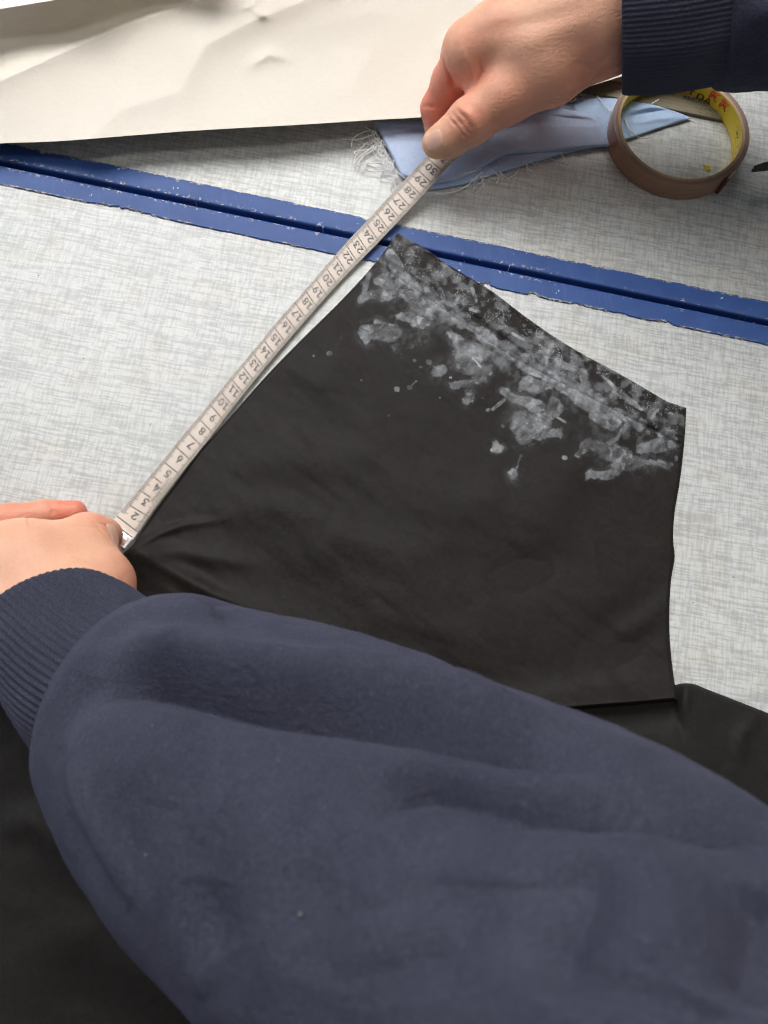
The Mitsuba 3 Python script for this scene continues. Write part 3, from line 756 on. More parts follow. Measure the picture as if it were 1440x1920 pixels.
# the torn loose end on the near side
a0 = math.atan2(at(1330, 345)[1] - RC[1], at(1330, 345)[0] - RC[0])
L, zs = [], np.linspace(0.0006, RH - 0.0004, 16)
a = np.linspace(a0 - 0.03, a0 + 0.42, 60)
v = []
for i, aa in enumerate(a):
    lift = 0.0003 + 0.0013 * max(0, 1 - i / 18) ** 2
    for z_ in zs:
        jag = 0.03 * (z_ / RH) + 0.012 * meshkit.noise(np.array([[z_ * 900, 0, 0]]))[0] if i == 0 else 0.03 * (z_ / RH) * (1 - i / 59)
        v.append([RC[0] + (RO + lift) * math.cos(aa + jag), RC[1] + (RO + lift) * math.sin(aa + jag), z_])
scene["tail_tape"] = two({"type": "principled", "base_color": rgbv(0.36, 0.27, 0.21), "roughness": 0.22, "clearcoat": 0.5})
add("tape_roll__loose_end", tri(np.array(v), grid_faces(60, 16)), "tail_tape", smooth=True)
v = []
for z_ in zs:
    jag = 0.03 * (z_ / RH)
    for da, rr in ((-0.035, 0.0006), (-0.03, 0.0022), (0.0, 0.0024), (0.004, 0.0016)):
        v.append([RC[0] + (RO + rr) * math.cos(a0 + da + jag), RC[1] + (RO + rr) * math.sin(a0 + da + jag), z_])
scene["dark_brown"] = two({"type": "principled", "base_color": rgbv(0.09, 0.028, 0.022), "roughness": 0.4})
add("tape_roll__folded_tab", tri(np.array(v), grid_faces(16, 4)), "dark_brown", smooth=True)
tag("tape_roll__black_lettering", kind="stuff")
tag("tape_roll", "roll of brown packing tape with yellow printed core beside the cuff", "adhesive tape")
sc = spline([at(*p, 0.0006) for p in [(1316, 309), (1322, 313), (1330, 313)]], 10)
v = np.vstack([sc + [0, 0, 0.0010], sc + np.array([0.0012, -0.0022, 0.0002])])
add("yellow_paper_scrap", tri(v, grid_faces(2, 10)), "yellow_print", smooth=True)
tag("yellow_paper_scrap", "tiny yellow paper scrap inside the roll of tape", "paper scrap")

# ------------------------------------------------------------------ scissors, only the point in view
tip, base = at(1412, 318, 0.013), at(1760, 262, 0.016)
sd_ = (base - tip) / np.linalg.norm(base - tip)
sn = np.cross([0, 0, 1.0], sd_)
sn /= np.linalg.norm(sn)
for j, s in enumerate((1, -1)):
    t = np.linspace(0, 1, 40)
    L = 0.10
    wdt = 0.0012 + 0.0105 * t ** 0.75
    sec = []
    for ti, wi in zip(t, wdt):
        c = tip + sd_ * L * ti + np.array([0, 0, -0.0011 * j + 0.0008 * s])
        y0, y1 = (-0.0012, wi) if s > 0 else (-wi * 0.35, 0.001)
        sec += [c + sn * y0, c + sn * y1, c + sn * (y1 * 0.8) + [0, 0, 0.0016], c + sn * (y0 + 0.0008) + [0, 0, 0.0018]]
    v = np.array(sec)
    m = tri(v, grid_faces(40, 4, True))
    trimesh.repair.fix_normals(m)
    add("scissors__blade" + ("" if j == 0 else "_001"), m, "dark_steel", smooth=30)
    c = tip + sd_ * 0.135 + sn * s * 0.018
    aa = np.linspace(0, 2 * np.pi, 40)
    loop = [c + sd_ * 0.026 * math.cos(q) + sn * 0.015 * math.sin(q) for q in aa]
    add("scissors__handle" + ("" if j == 0 else "_001"), tube(np.array(loop), 0.0042, 10), "dark_steel", smooth=True)
piv = trimesh.creation.cylinder(0.004, 0.006, sections=24)
piv.apply_translation(tip + sd_ * 0.095 + [0, 0, 0.001])
add("scissors__pivot", piv, "bright_metal", smooth=30)
tag("scissors", "dark pointed scissors reaching in from the right behind the tape roll", "scissors")

# ------------------------------------------------------------------ the person: two hands in navy sweatshirt sleeves
def cone(p, a, b, ra, rb):
    ab = b - a
    t = np.clip(((p - a) @ ab) / (ab @ ab), 0, 1)
    return np.linalg.norm(p - a - t[..., None] * ab, axis=-1) - (ra + t * (rb - ra))


def smin(a, b, k):
    h = np.clip(0.5 + 0.5 * (b - a) / k, 0, 1)
    return b * (1 - h) + a * h - k * h * (1 - h)


def field(groups):
    """groups: list of (list of chains [(point, radius), ...], blend inside the group, blend with what came before)."""
    def f(p):
        total = None
        for chains, kin, kout in groups:
            g = None
            for ch in chains:
                for (a, ra), (b, rb) in zip(ch[:-1], ch[1:]):
                    d = cone(p, a, b, ra, rb)
                    g = d if g is None else smin(g, d, kin)
            total = g if total is None else smin(total, g, kout)
        return total
    return f


def nets(f, lo, hi, h):
    """Surface nets of f = 0 in the box, its vertices pulled onto the surface."""
    n = np.ceil((np.array(hi) - lo) / h).astype(int) + 1
    ax = [lo[k] + h * np.arange(n[k]) for k in range(3)]
    D = np.empty(n)
    for i in range(n[0]):
        q = np.stack(np.meshgrid(ax[0][i:i + 1], ax[1], ax[2], indexing="ij"), -1)[0]
        D[i] = f(q.reshape(-1, 3)).reshape(n[1], n[2])
    S = D < 0
    cs = [S[a:n[0] - 1 + a, b:n[1] - 1 + b, c:n[2] - 1 + c] for a in (0, 1) for b in (0, 1) for c in (0, 1)]
    cnt = sum(x.astype(int) for x in cs)
    cell = (cnt > 0) & (cnt < 8)
    idx = -np.ones(cell.shape, int)
    ii = np.argwhere(cell)
    idx[cell] = np.arange(len(ii))
    acc, num = np.zeros((len(ii), 3)), np.zeros(len(ii))
    for k in range(3):
        o = [x for x in range(3) if x != k]
        for a in (0, 1):
            for b in (0, 1):
                c0 = ii.copy()
                c0[:, o[0]] += a
                c0[:, o[1]] += b
                c1 = c0.copy()
                c1[:, k] += 1
                d0, d1 = D[tuple(c0.T)], D[tuple(c1.T)]
                on = (d0 < 0) != (d1 < 0)
                t = np.where(on, d0 / np.where(on, d0 - d1, 1), 0)
                pt = c0.astype(float)
                pt[:, k] += t
                acc[on] += pt[on]
                num[on] += 1
    V = np.array(lo) + h * acc / num[:, None]
    F = []
    for k in range(3):
        o = [(k + 1) % 3, (k + 2) % 3]
        sl0, sl1 = [slice(None)] * 3, [slice(None)] * 3
        sl0[k], sl1[k] = slice(0, -1), slice(1, None)
        ch = S[tuple(sl0)] != S[tuple(sl1)]
        e = np.argwhere(ch)
        e = e[(e[:, o[0]] > 0) & (e[:, o[1]] > 0) & (e[:, o[0]] < n[o[0]] - 1) & (e[:, o[1]] < n[o[1]] - 1)]
        inside0 = S[tuple(e.T)]
        quad = []
        for a, b in ((-1, -1), (0, -1), (0, 0), (-1, 0)):
            c = e.copy()
            c[:, o[0]] += a
            c[:, o[1]] += b
            quad.append(idx[tuple(c.T)])
        quad = np.stack(quad, 1)
        quad[~inside0] = quad[~inside0][:, ::-1]
        F.append(quad)
    F = np.vstack(F)
    F = F[(F >= 0).all(1)]
    for _ in range(2):
        g = grad(f, V)
        V = V - np.clip(f(V), -h, h)[:, None] * g
    return V, F


def grad(f, V, e=4e-4):
    g = np.stack([f(V + d) - f(V - d) for d in np.eye(3) * e], 1)
    return g / (np.linalg.norm(g, axis=1, keepdims=True) + 1e-12)


def detail(V, N, grooves):
    """Creases and small swellings of the skin: (points, depth in metres, width in metres), positive raises."""
    for L, dep, wd in grooves:
        d, w = seg_dist(V, L)
        V = V + N * (1.5 * dep * np.exp(-(d / wd) ** 2) * np.sin(np.clip(w, 0.08, 0.92) * np.pi) ** 0.5)[:, None]
    return V


def surf(f, px, py):
    """Where the ray through a pixel first meets the surface."""
    d = (px - 720) / FPX * RIGHT - (py - 960) / FPX * UP + FWD
    d /= np.linalg.norm(d)
    t = 0.15
    for _ in range(120):
        s = f((EYE + d * t)[None])[0]
        t += s * 0.8
        if abs(s) < 1e-5:
            break
    return EYE + d * t


def hand_mesh(f, lo, hi, creases, h=0.0010):
    V, F = nets(f, lo, hi, h)
    N = grad(f, V)
    V = detail(V, N, [([surf(f, *q) for q in L], dep, wd) for L, dep, wd in creases])
    m = tri(V, F)
    if m.volume < 0:
        m.invert()
    return m


def nail(f, centre, tipward, length, width, lift=0.00035):
    """A nail plate that follows the finger's surface: centre and tipward direction as pixels."""
    c = surf(f, *centre)
    n0 = grad(f, c[None])[0]
    d = surf(f, centre[0] + tipward[0] * 8, centre[1] + tipward[1] * 8) - c
    d -= n0 * (d @ n0)
    d /= np.linalg.norm(d)
    s = np.cross(n0, d)
    nu, nv = 26, 22
    u, v = np.meshgrid(np.linspace(-1, 1, nu), np.linspace(-1, 1, nv), indexing="ij")
    a = u * np.sqrt(1 - 0.42 * v ** 2)
    b = v * np.sqrt(1 - 0.42 * u ** 2)
    p = c + (a * length / 2)[..., None] * d + (b * width / 2)[..., None] * s + n0 * 0.002
    p = p.reshape(-1, 3)
    for _ in range(6):
        g = grad(f, p)
        p = p - f(p)[:, None] * g * 0.9
    g = grad(f, p)
    e = np.maximum(np.abs(u), np.abs(v)).ravel()
    top = p + g * (lift * (1 - np.clip((e - 0.8) / 0.2, 0, 1) ** 2) - 0.0001)[:, None]
    top += d * (np.clip((u.ravel() - 0.55) / 0.45, 0, 1) * 0.0008)[:, None] + g * (np.clip((u.ravel() - 0.6) / 0.4, 0, 1) * 0.0003)[:, None]
    m = tri(top, grid_faces(nu, nv))
    if (m.face_normals @ n0).mean() < 0:
        m.invert()
    return m


J = lambda px, py, z_, r: (at(px, py, z_), r)
# right hand (far side): pinches the tape between thumb and bent forefinger
R_w = J(1165, 10, 0.086, 0.0272)
mI, mM, mR, mP = J(882, 92, 0.060, 0.0125), J(938, 62, 0.067, 0.0128), J(1000, 38, 0.064, 0.0122), J(1055, 10, 0.058, 0.0115)
wr1, wr2 = J(1130, 34, 0.084, 0.0235), J(1140, 10, 0.078, 0.0225)
palm = [[J(1390, -40, 0.105, 0.030), R_w, wr1], [wr1, mI], [wr1, mM], [wr2, mR], [wr2, mP], [mI, mM, mR, mP], [J(1010, 95, 0.070, 0.018), J(1085, 55, 0.078, 0.0215)]]
index = [[mI, J(843, 150, 0.042, 0.0098), J(818, 203, 0.025, 0.0088), J(820, 252, 0.014, 0.0074)]]
middle = [[mM, J(890, 132, 0.034, 0.0098), J(868, 182, 0.016, 0.0085), J(880, 222, 0.012, 0.0072)]]
ring_f = [[mR, J(965, 110, 0.030, 0.0095), J(945, 160, 0.015, 0.0082), J(965, 185, 0.012, 0.0070)]]
little = [[mP, J(1030, 85, 0.030, 0.0082), J(1015, 125, 0.018, 0.0072), J(1035, 145, 0.014, 0.0062)]]
thumb = [[J(1070, 92, 0.070, 0.0195), J(1035, 130, 0.066, 0.0178), J(950, 180, 0.054, 0.0140), J(880, 229, 0.043, 0.0122), J(840, 260, 0.035, 0.0098), J(818, 269, 0.0305, 0.0083)]]
webb = [[J(985, 110, 0.060, 0.013), J(930, 140, 0.052, 0.0095)], [J(872, 106, 0.0605, 0.0075), J(892, 146, 0.0535, 0.0068)]]
fR = field([(palm, 0.012, 0), (index, 0.004, 0.006), (middle, 0.004, 0.003), (ring_f, 0.004, 0.004), (little, 0.004, 0.004), (thumb, 0.005, 0.009), (webb, 0.006, 0.007)])
creR = [([(838, 216), (852, 232), (871, 256)], -0.0007, 0.0006), ([(847, 211), (862, 228), (880, 250)], -0.0007, 0.0006), ([(857, 205), (870, 219), (884, 238)], -0.0005, 0.0006), ([(830, 224), (842, 240)], -0.0004, 0.0005),
        ([(860, 200), (880, 215), (893, 240)], 0.0007, 0.0022), ([(794, 200), (812, 201), (832, 206)], -0.0007, 0.0006), ([(796, 196), (812, 197), (828, 202)], -0.0003, 0.0006),
        ([(832, 116), (841, 140), (848, 158), (870, 178)], -0.0012, 0.0011), ([(900, 120), (903, 135), (893, 160)], -0.0010, 0.0010), ([(868, 95), (878, 118), (884, 140)], 0.0005, 0.0016),
        ([(1100, 165), (1130, 130), (1165, 118)], -0.0009, 0.0010), ([(1085, 120), (1110, 130), (1150, 95)], -0.0006, 0.0016),
        ([(950, 100), (1020, 70), (1100, 40)], 0.0006, 0.005), ([(900, 60), (980, 45), (1080, 20)], -0.0005, 0.004)]
ptsR = np.array([p for g in (palm, index, middle, ring_f, little, thumb) for ch in g for p, r in ch])
hR = hand_mesh(fR, ptsR.min(0) - 0.034, ptsR.max(0) + 0.034, creR)

# left hand (near side): presses the tape's end on the cloth with the thumb, forefinger bent back along the table
L_w = J(128, 1196, 0.044, 0.0220)
nI, nM, nR, nP = J(22, 1046, 0.046, 0.0140), J(-50, 1075, 0.050, 0.0140), J(-105, 1110, 0.047, 0.0130), J(-140, 1145, 0.042, 0.0118)
palmL = [[J(330, 1330, 0.066, 0.024), L_w], [J(105, 1150, 0.046, 0.0220), nI], [L_w, nM], [L_w, nR], [L_w, nP], [nI, nM, nR, nP], [J(150, 1110, 0.046, 0.0175), J(80, 1060, 0.046, 0.0155)]]
thumbL = [[J(160, 1130, 0.048, 0.0190), J(196, 1088, 0.043, 0.0115), J(160, 1030, 0.036, 0.0125), J(168, 1008, 0.031, 0.0102), J(196, 1003, 0.0215, 0.0088)], [J(70, 1040, 0.044, 0.0135), J(150, 1022, 0.034, 0.0112)]]
indexL = [[J(-90, 1040, 0.034, 0.0110), J(-80, 985, 0.0145, 0.0088), J(20, 974, 0.0105, 0.0080), J(85, 964, 0.0085, 0.0072), J(140, 961, 0.0075, 0.0064)]]
midL = [[nM, J(-150, 1020, 0.028, 0.0098), J(-120, 980, 0.012, 0.0085), J(-60, 1010, 0.010, 0.0075)]]
ringL = [[nR, J(-210, 1090, 0.026, 0.0095), J(-170, 1050, 0.012, 0.0082), J(-110, 1060, 0.010, 0.0072)]]
litL = [[nP, J(-220, 1170, 0.022, 0.0082), J(-190, 1130, 0.011, 0.0070), J(-140, 1130, 0.010, 0.0062)]]
fL = field([(palmL, 0.014, 0), (thumbL, 0.008, 0.010), (indexL, 0.003, 0.0015), (midL, 0.004, 0.002), (ringL, 0.004, 0.002), (litL, 0.004, 0.002)])
creL = [([(172, 981), (200, 985), (216, 1000), (224, 1020)], -0.0006, 0.0006), ([(150, 985), (185, 990), (205, 1012)], -0.0005, 0.0008), ([(95, 944), (99, 962), (99, 982)], -0.0008, 0.0007), ([(43, 965), (52, 975), (56, 986)], -0.0006, 0.0007),
        ([(225, 1080), (234, 1090), (240, 1100)], -0.0004, 0.0008), ([(135, 938), (150, 945)], 0.0002, 0.002)]
ptsL = np.array([p for g in (palmL, thumbL, indexL, midL, ringL, litL) for ch in g for p, r in ch])
hL = hand_mesh(fL, ptsL.min(0) - 0.036, ptsL.max(0) + 0.036, creL)

REDS = [(at(820, 200, 0.03), 0.020, 1.0), (at(850, 150, 0.045), 0.020, 0.9), (at(900, 150, 0.05), 0.018, 0.9), (at(875, 225, 0.055), 0.014, 0.6), (at(140, 960, 0.012), 0.016, 1.15), (at(20, 970, 0.012), 0.030, 0.55), (at(1110, 160, 0.07), 0.03, 0.5),
        (at(960, 230, 0.05), 0.03, 0.45), (at(225, 1085, 0.045), 0.012, 0.5), (at(190, 990, 0.035), 0.012, 0.55), (at(60, 1050, 0.055), 0.022, 0.12), (at(225, 1010, 0.02), 0.010, 0.5), (at(885, 85, 0.07), 0.012, 0.45), (at(940, 55, 0.078), 0.012, 0.35)]
TIPS = [(at(805, 285, 0.03), 0.009, 0.8), (at(850, 292, 0.03), 0.012, 0.5)]


def f_skin(p, n, uv):
    c = mix((0.69, 0.375, 0.245), (0.77, 0.435, 0.29), fbm(p.x * 170, p.y * 170, p.z * 170))
    red_ = mi.Float(0)
    for q, r, s in REDS:
        d2 = dr.square(p.x - float(q[0])) + dr.square(p.y - float(q[1])) + dr.square(p.z - float(q[2]))
        red_ = dr.maximum(red_, 1.25 * s * dr.exp(-d2 / (r * r)))
    c = mix(c, (0.70, 0.225, 0.145), dr.clip(red_ * (0.75 + 0.4 * noise(p.x * 250, p.y * 250, p.z * 250)), 0, 1))
    for q, r, s in TIPS:
        d2 = dr.square(p.x - float(q[0])) + dr.square(p.y - float(q[1])) + dr.square(p.z - float(q[2]))
        c = mix(c, (0.66, 0.40, 0.20), s * dr.exp(-d2 / (r * r)))
    pores = noise(p.x * 1500, p.y * 1500, p.z * 1500)
    return c * (0.95 + 0.10 * pores)


def f_skin_bump(p, n, uv):
    q = p.x * 0.85 + p.y * 0.53
    r = p.y * 0.85 - p.x * 0.53
    a = noise(q * 330, r * 1250, p.z * 1000)
    b = noise(q * 900, r * 420, p.z * 600 + 9)
    return 0.65 * a + 0.25 * b + 0.25 * noise(p.x * 2200, p.y * 2200, p.z * 2200)


scene["skin"] = {"type": "bumpmap", "arbitrary": proc(f_skin_bump, 3e-4), "scale": 0.00023, "nested": {
    "type": "principled", "base_color": proc(f_skin), "roughness": 0.48, "specular": 0.42, "sheen": 0.15}}
scene["nail"] = {"type": "principled", "base_color": proc(lambda p, n, uv: mix((0.77, 0.45, 0.33), (0.80, 0.49, 0.37), noise(p.x * 300, p.y * 300, p.z * 300))), "roughness": 0.32, "specular": 0.35}
add("person__hand", hR, "skin", smooth=True)
add("person__hand__nail", nail(fR, (814, 262), (-0.80, 0.42), 0.0140, 0.0142, 0.00022), two(scene["nail"]), smooth=True)
add("person__hand_001", hL, "skin", smooth=True)
add("person__hand_001__nail", nail(fL, (213, 1000), (0.80, 0.50), 0.0100, 0.0135, 0.0002), two(scene["nail"]), smooth=True)
tag("person__hand", "hand pinching the tape between thumb and forefinger at the far end")
tag("person__hand_001", "hand holding the tape's metal end down with its thumb")


def f_navy(p, n, uv):
    fuzz = noise(p.x * 2600, p.y * 2600, p.z * 2600)
    b = fbm(p.x * 60, p.y * 60, p.z * 60)
    return mix((0.025, 0.027, 0.046), (0.069, 0.071, 0.100), dr.clip(0.85 * fuzz * fuzz + 0.40 * b + 0.3 * smoothstep(0.80, 0.9, noise(p.x * 620, p.y * 620, p.z * 620)) * noise(p.x * 40, p.y * 40, p.z * 40), 0, 1.6))


scene["navy_fleece"] = two({"type": "bumpmap", "arbitrary": proc(lambda p, n, uv: noise(p.x * 1500, p.y * 1500, p.z * 1500) + 0.8 * noise(p.x * 600, p.y * 600, p.z * 600), 3e-4), "scale": 0.00030, "nested": {
    "type": "principled", "base_color": proc(f_navy), "roughness": 0.9, "specular": 0.12, "sheen": 0.25, "sheen_tint": 0.6}})


def sweep(C, R, nt, squash=None, normal0=None, skew=0.0):
    """A tube through the centres C (n, 3) with radii R (n,): points (n, nt, 3), the outward directions, and the angles (0 = up)."""
    C = np.asarray(C)
    t = np.gradient(C, axis=0)
    t /= np.linalg.norm(t, axis=1, keepdims=True)
    up = np.array([0, 0, 1.0]) - t * t[:, 2:3]
    up /= np.linalg.norm(up, axis=1, keepdims=True)
    sd = np.cross(up, t)
    th = np.arange(nt) * 2 * np.pi / nt
    O = np.cos(th)[None, :, None] * up[:, None] + np.sin(th)[None, :, None] * sd[:, None]
    return C[:, None] + R[:, None, None] * O, O, th, t, up, sd


# ---- left sleeve: cuff, then the puffed sleeve that crosses the picture to the lower right
C1 = [at(128, 1222, 0.052), at(188, 1274, 0.056), at(262, 1316, 0.061), at(345, 1382, 0.072), at(455, 1462, 0.088), at(680, 1598, 0.112), at(1020, 1830, 0.148), at(1380, 2170, 0.185), at(1900, 2500, 0.21)]
cl = spline(C1, 900)
sl = np.r_[0, np.cumsum(np.linalg.norm(np.diff(cl, axis=0), axis=1))]
sC = [sl[np.argmin(np.linalg.norm(cl - c, axis=1))] for c in C1]


def cuff(key, centre, radius, length, ribs, skew_up, skew_left, seed, amp=0.00034):
    """A ribbed knitted cuff: turned in at its mouth, ribs along the arm."""
    nt = ribs * 8
    rows = [(0.020, -0.0042), (0.010, -0.0040), (0.003, -0.0034), (0.0006, -0.0020), (0.0, -0.0008), (0.0004, 0.0), (0.0014, 0.0005)] + [(s_, 0.0006 + 0.0006 * math.sin(s_ / length * 3.1)) for s_ in np.linspace(0.003, length, 34)]
    s_ = np.array([r[0] for r in rows])
    dr_ = np.array([r[1] for r in rows])
    C = np.stack([np.interp(s_, centre[0], centre[1][:, k]) for k in range(3)], 1)
    order = np.argsort(s_)
    tdir = (centre[1][60] - centre[1][0]) / np.linalg.norm(centre[1][60] - centre[1][0])
    up = np.array([0, 0, 1.0]) - tdir * tdir[2]
    up /= np.linalg.norm(up)
    sd = np.cross(up, tdir)
    th = np.arange(nt) * 2 * np.pi / nt
    O = np.cos(th)[:, None] * up + np.sin(th)[:, None] * sd
    out = np.clip((np.arange(len(rows)) - 3) / 3, 0, 1)
    rib = amp * np.cos(th * ribs)
    wv = 0.0012 * (meshkit.fbm(np.stack([np.cos(th) * 2, np.sin(th) * 2, th * 0 + seed], 1), 2, 5) - 0.5)
    V = []
    for c, d_, o, s1 in zip(C, dr_, out, s_):
        r = np.interp(s1, [0, length], radius) + d_ + rib * (0.3 + 0.7 * o) + wv * 2
        fwd = (-skew_up * np.cos(th) + skew_left * np.maximum(0, -np.sin(th)) ** 1.5) * np.clip(1 - 0.9 * s1 / length, 0, 1)
        V.append(c + r[:, None] * O + fwd[:, None] * tdir)
    m = tri(np.vstack(V), grid_faces(len(rows), nt, True))
    if m.volume < 0:
        m.invert()
    add(key, m, "navy_fleece", smooth=True)
    return th, V[-1]


cuff("person__sleeve__cuff", (sl, cl), (0.0375, 0.0388), 0.036, 84, 0.021, 0.032, 1)
CUFF_END = 0.033
ss = np.r_[CUFF_END + np.linspace(0, 0.004, 6), CUFF_END + 0.0045 + np.linspace(0, 1, 320) ** 1.1 * (sl[-1] - CUFF_END - 0.0045)]
C = np.stack([np.interp(ss, sl, cl[:, k]) for k in range(3)], 1)
Rr = np.interp(ss, [0, CUFF_END, CUFF_END + 0.002, CUFF_END + 0.008, CUFF_END + 0.016, sC[3], sC[4], sC[5], sC[6], sC[7], sl[-1]], [0.039, 0.0382, 0.0425, 0.0490, 0.0530, 0.0590, 0.0660, 0.0720, 0.0770, 0.080, 0.082])
from scipy.ndimage import gaussian_filter1d
Rr[8:] = gaussian_filter1d(Rr, 6)[8:]
nt = 480
V, O, th, tt, uu, dd = sweep(C, Rr, nt)
# the mouth leans like the cuff
lean = np.clip(1 - (ss - CUFF_END) / 0.06, 0, 1)[:, None] * -0.008 * np.cos(th)[None]
V = V + lean[..., None] * tt[:, None]
base = V.reshape(-1, 3)
ray = (base - EYE)
front = (O.reshape(-1, 3) * ray).sum(1) < 0
wq = ray @ FWD
pxv = np.stack([720 + FPX * (ray @ RIGHT) / wq, 960 - FPX * (ray @ UP) / wq], 1)
kd = cKDTree(pxv[front])
fi = np.where(front)[0]
onto = lambda L: base[[fi[kd.query(q)[1]] for q in L]]
foldsL = [  # (where the photograph shows the fold, height, width in metres)
    ([(175, 1262), (150, 1300), (125, 1345), (112, 1400)], -0.0022, 0.0060), ([(395, 1125), (430, 1150), (455, 1175)], -0.0028, 0.0050), ([(330, 1135), (380, 1135), (420, 1150)], 0.002, 0.006),
    ([(1330, 1590), (1280, 1640), (1180, 1680), (1140, 1760), (1120, 1880)], 0.0050, 0.0105), ([(1420, 1560), (1360, 1590), (1300, 1620)], -0.0036, 0.008),
    ([(1250, 1860), (1310, 1780), (1340, 1700)], 0.0030, 0.008), ([(1260, 1920), (1270, 1860)], -0.002, 0.010),
    ([(150, 1410), (160, 1500), (200, 1590), (270, 1690)], 0.0030, 0.0055), ([(120, 1420), (130, 1500), (175, 1590), (250, 1700)], -0.0020, 0.0045),
    ([(360, 1560), (340, 1640), (360, 1760), (400, 1880)], 0.0022, 0.0080), ([(400, 1640), (395, 1720), (420, 1800)], -0.0024, 0.0080), ([(290, 1360), (310, 1440), (300, 1520)], 0.0018, 0.008),
    ([(640, 1640), (610, 1740), (600, 1860)], -0.0018, 0.010), ([(860, 1620), (840, 1760), (850, 1880)], -0.0020, 0.010), ([(720, 1700), (740, 1820)], 0.0018, 0.010), ([(640, 1500), (680, 1450), (690, 1400)], -0.0012, 0.006)]
disp = np.zeros(len(base))
for L, hgt, wd in foldsL:
    hgt, wd = hgt * 1.5, wd * 1.35
    L3 = spline(onto(L), 60)
    d, w = seg_dist(base, L3)
    disp += hgt * np.exp(-(d / wd) ** 2) * np.sin(np.clip(w, 0.04, 0.96) * np.pi) ** 0.5
# folds where one roll of cloth hangs into a crease: a long slope down on the far side, a short one up on the near side
stepsL = [([(150, 1375), (168, 1335), (205, 1302), (280, 1280), (370, 1296), (450, 1314), (560, 1325), (700, 1334), (770, 1350), (920, 1382), (1060, 1412), (1200, 1452)], 0.0190, 0.0120, 0.0070, 0.20),
          ([(690, 1565), (735, 1498), (800, 1467), (860, 1469), (930, 1492), (1000, 1508), (1120, 1511), (1270, 1519), (1440, 1531), (1560, 1550)], 0.0150, 0.0120, 0.0060, 0.16),
          ([(1035, 1900), (1070, 1800), (1105, 1720), (1115, 1650), (1095, 1580)], 0.0095, 0.0130, 0.0090, 0.3),
          ([(1440, 1640), (1415, 1720), (1400, 1800), (1420, 1900)], 0.0110, 0.0150, 0.0100, 0.2)]
for L, amp, far, near, endw in stepsL:
    L3 = spline(onto(L), 90)
    d, w = seg_dist(base, L3)
    A = np.array(L, float)
    _, k2 = seg_dist(pxv, A)
    i2 = np.clip((k2 * (len(A) - 1)).astype(int), 0, len(A) - 2)
    q0, q1 = A[i2], A[i2 + 1]
    sg = np.sign((q1[:, 0] - q0[:, 0]) * (pxv[:, 1] - q0[:, 1]) - (q1[:, 1] - q0[:, 1]) * (pxv[:, 0] - q0[:, 0]))
    ends = np.clip(np.minimum(w, 1 - w) / endw, 0, 1)
    disp -= amp * np.exp(-((d + 0.0012) / np.where(sg < 0, far, near)) ** 1.35) * ends * ends * (3 - 2 * ends)
for L, amp, wd in (([(150, 1290), (205, 1240), (280, 1212), (370, 1228), (450, 1246), (560, 1260), (700, 1272), (850, 1305), (1000, 1345), (1120, 1385)], 0.0105, 0.0105),
                   ([(690, 1500), (735, 1440), (800, 1410), (870, 1412), (950, 1440), (1060, 1462), (1200, 1470)], 0.0060, 0.0100)):
    d, w = seg_dist(base, spline(onto(L), 60))
    ends = np.clip(np.minimum(w, 1 - w) / 0.25, 0, 1)
    disp += amp * np.exp(-(d / wd) ** 2) * ends * ends * (3 - 2 * ends)
fade = np.repeat(np.clip((ss - CUFF_END - 0.003) / 0.012, 0, 1), nt)
disp += (meshkit.fbm(base * 22, 2, 71) - 0.45) * 0.0036 + (meshkit.fbm(base * 80, 3, 72) - 0.45) * 0.0016
disp = disp * fade
seam = np.repeat(0.0007 * np.exp(-((ss - CUFF_END - 0.003) / 0.0014) ** 2) - 0.0006 * np.exp(-((ss - CUFF_END - 0.006) / 0.001) ** 2), nt)
base = base + O.reshape(-1, 3) * (disp + seam)[:, None]
base[:, 2] = np.maximum(base[:, 2], 0.0065)
m = tri(base, grid_faces(len(ss), nt, True))
if m.volume < 0:
    m.invert()
add("person__sleeve", m, "navy_fleece", smooth=True)
tag("person__sleeve", "navy fleece sleeve folded across the foreground")
# pale lint caught on the sleeve
lint = []
kd2 = cKDTree(pxv[front])
for q, r in [((76, 1258), 1.0), ((32, 1212), 0.6), ((279, 1602), 1.1), ((555, 1717), 1.3), ((313, 1275), 0.5), ((286, 1358), 0.5), ((528, 1246), 0.5), ((610, 1512), 0.5), ((520, 1425), 0.5), ((555, 1392), 0.4), ((472, 1412), 0.4), ((306, 1502), 0.4)]:
    c = trimesh.creation.icosphere(1, 0.00042 * r)
    c.vertices *= rng.uniform(0.4, 1.3, 3)
    pnt = base[fi[kd2.query(q)[1]]]
    c.apply_translation(pnt + (EYE - pnt) / np.linalg.norm(EYE - pnt) * 0.0006)
    if q[0] > 100 or q[1] > 1300:
        lint.append(c)
add("person__sleeve__lint", trimesh.util.concatenate(lint), {"type": "diffuse", "reflectance": rgbv(0.25, 0.245, 0.24)}, smooth=True)
tag("person__sleeve__lint", kind="stuff")

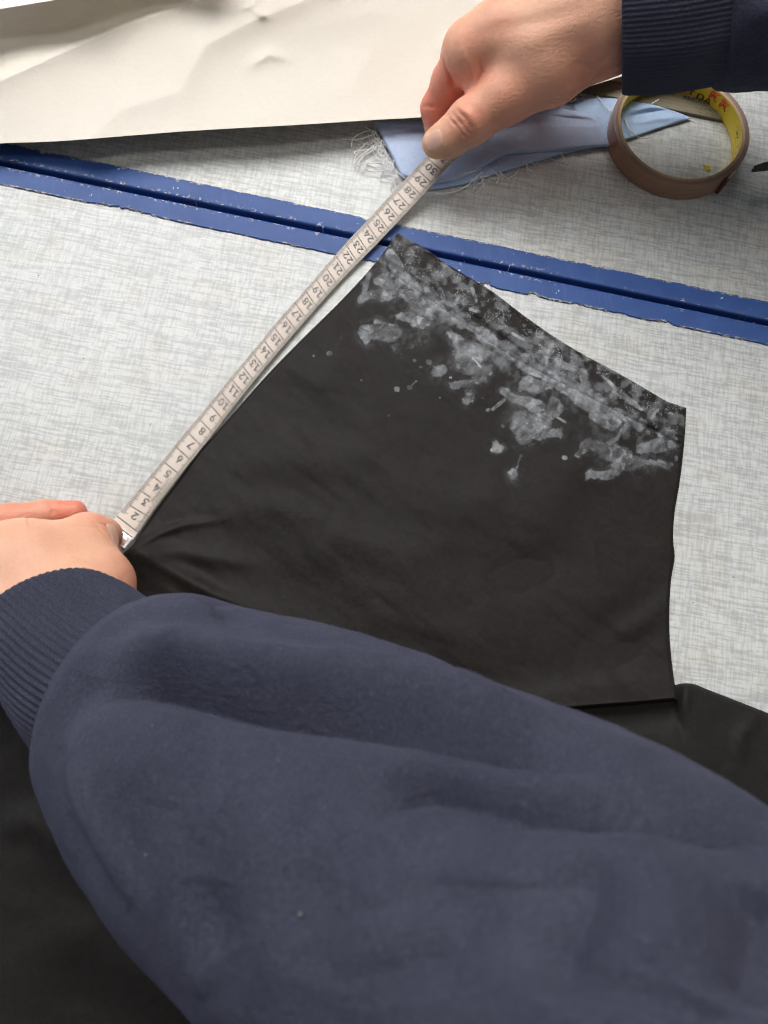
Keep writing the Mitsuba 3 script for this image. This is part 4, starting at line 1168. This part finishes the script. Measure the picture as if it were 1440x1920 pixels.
# ---- right sleeve, at the far right
C2 = [at(1166, 18, 0.086), at(1260, 8, 0.092), at(1350, -8, 0.098), at(1460, -30, 0.106), at(1650, -60, 0.120), at(1900, -80, 0.14)]
cr = spline(C2, 600)
sr = np.r_[0, np.cumsum(np.linalg.norm(np.diff(cr, axis=0), axis=1))]
cuff("person__sleeve_001__cuff", (sr, cr), (0.0400, 0.0410), 0.054, 110, 0.004, 0, 3, 0.00016)
CE = 0.046
ss = np.r_[CE + np.linspace(0, 0.004, 6), CE + 0.0045 + np.linspace(0, 1, 160) ** 1.1 * (sr[-1] - CE - 0.0045)]
C = np.stack([np.interp(ss, sr, cr[:, k]) for k in range(3)], 1)
Rr = np.interp(ss, [0, CE, CE + 0.003, CE + 0.010, CE + 0.02, sr[-1]], [0.041, 0.0402, 0.0440, 0.0468, 0.048, 0.056])
Rr[8:] = gaussian_filter1d(Rr, 4)[8:]
nt2 = 360
V, O, th, tt, uu, dd = sweep(C, Rr, nt2)
base2 = V.reshape(-1, 3)
disp = (meshkit.fbm(base2 * 34, 3, 81) - 0.45) * 0.0070 + (meshkit.fbm(base2 * np.array([30, 90, 60]), 2, 82) - 0.45) * 0.003
for a1 in (0.6, 1.35, 2.2, 5.2):
    dth = np.abs((th[None] - a1 - (ss[:, None] - CE) * 6 + np.pi) % (2 * np.pi) - np.pi)
    disp += (0.0028 * np.exp(-(dth / 0.16) ** 2)).ravel()
disp = disp * np.repeat(np.clip((ss - CE - 0.003) / 0.012, 0, 1), nt2)
base2 = base2 + O.reshape(-1, 3) * disp[:, None]
m = tri(base2, grid_faces(len(ss), nt2, True))
if m.volume < 0:
    m.invert()
add("person__sleeve_001", m, "navy_fleece", smooth=True)
tag("person__sleeve_001", "navy fleece sleeve end above the tape roll")
tag("person", "person in a navy sweatshirt leaning in, both hands stretching the tape", "person")

# ------------------------------------------------------------------ specks of dust and thread ends lying about
specks = []
for q in [(157, 672), (715, 332), (72, 516), (1375, 1082), (282, 795), (1300, 1130), (1110, 372), (1340, 378)]:
    c = trimesh.creation.icosphere(1, 0.00045)
    c.vertices *= [1.0, 0.6, 0.5]
    c.apply_translation(at(*q, 0.0003))
    specks.append(c)
add("dust_specks", trimesh.util.concatenate(specks), {"type": "diffuse", "reflectance": rgbv(0.08, 0.08, 0.08)}, smooth=True)
tag("dust_specks", "tiny dark specks of dust scattered on the table", "dust", kind="stuff")
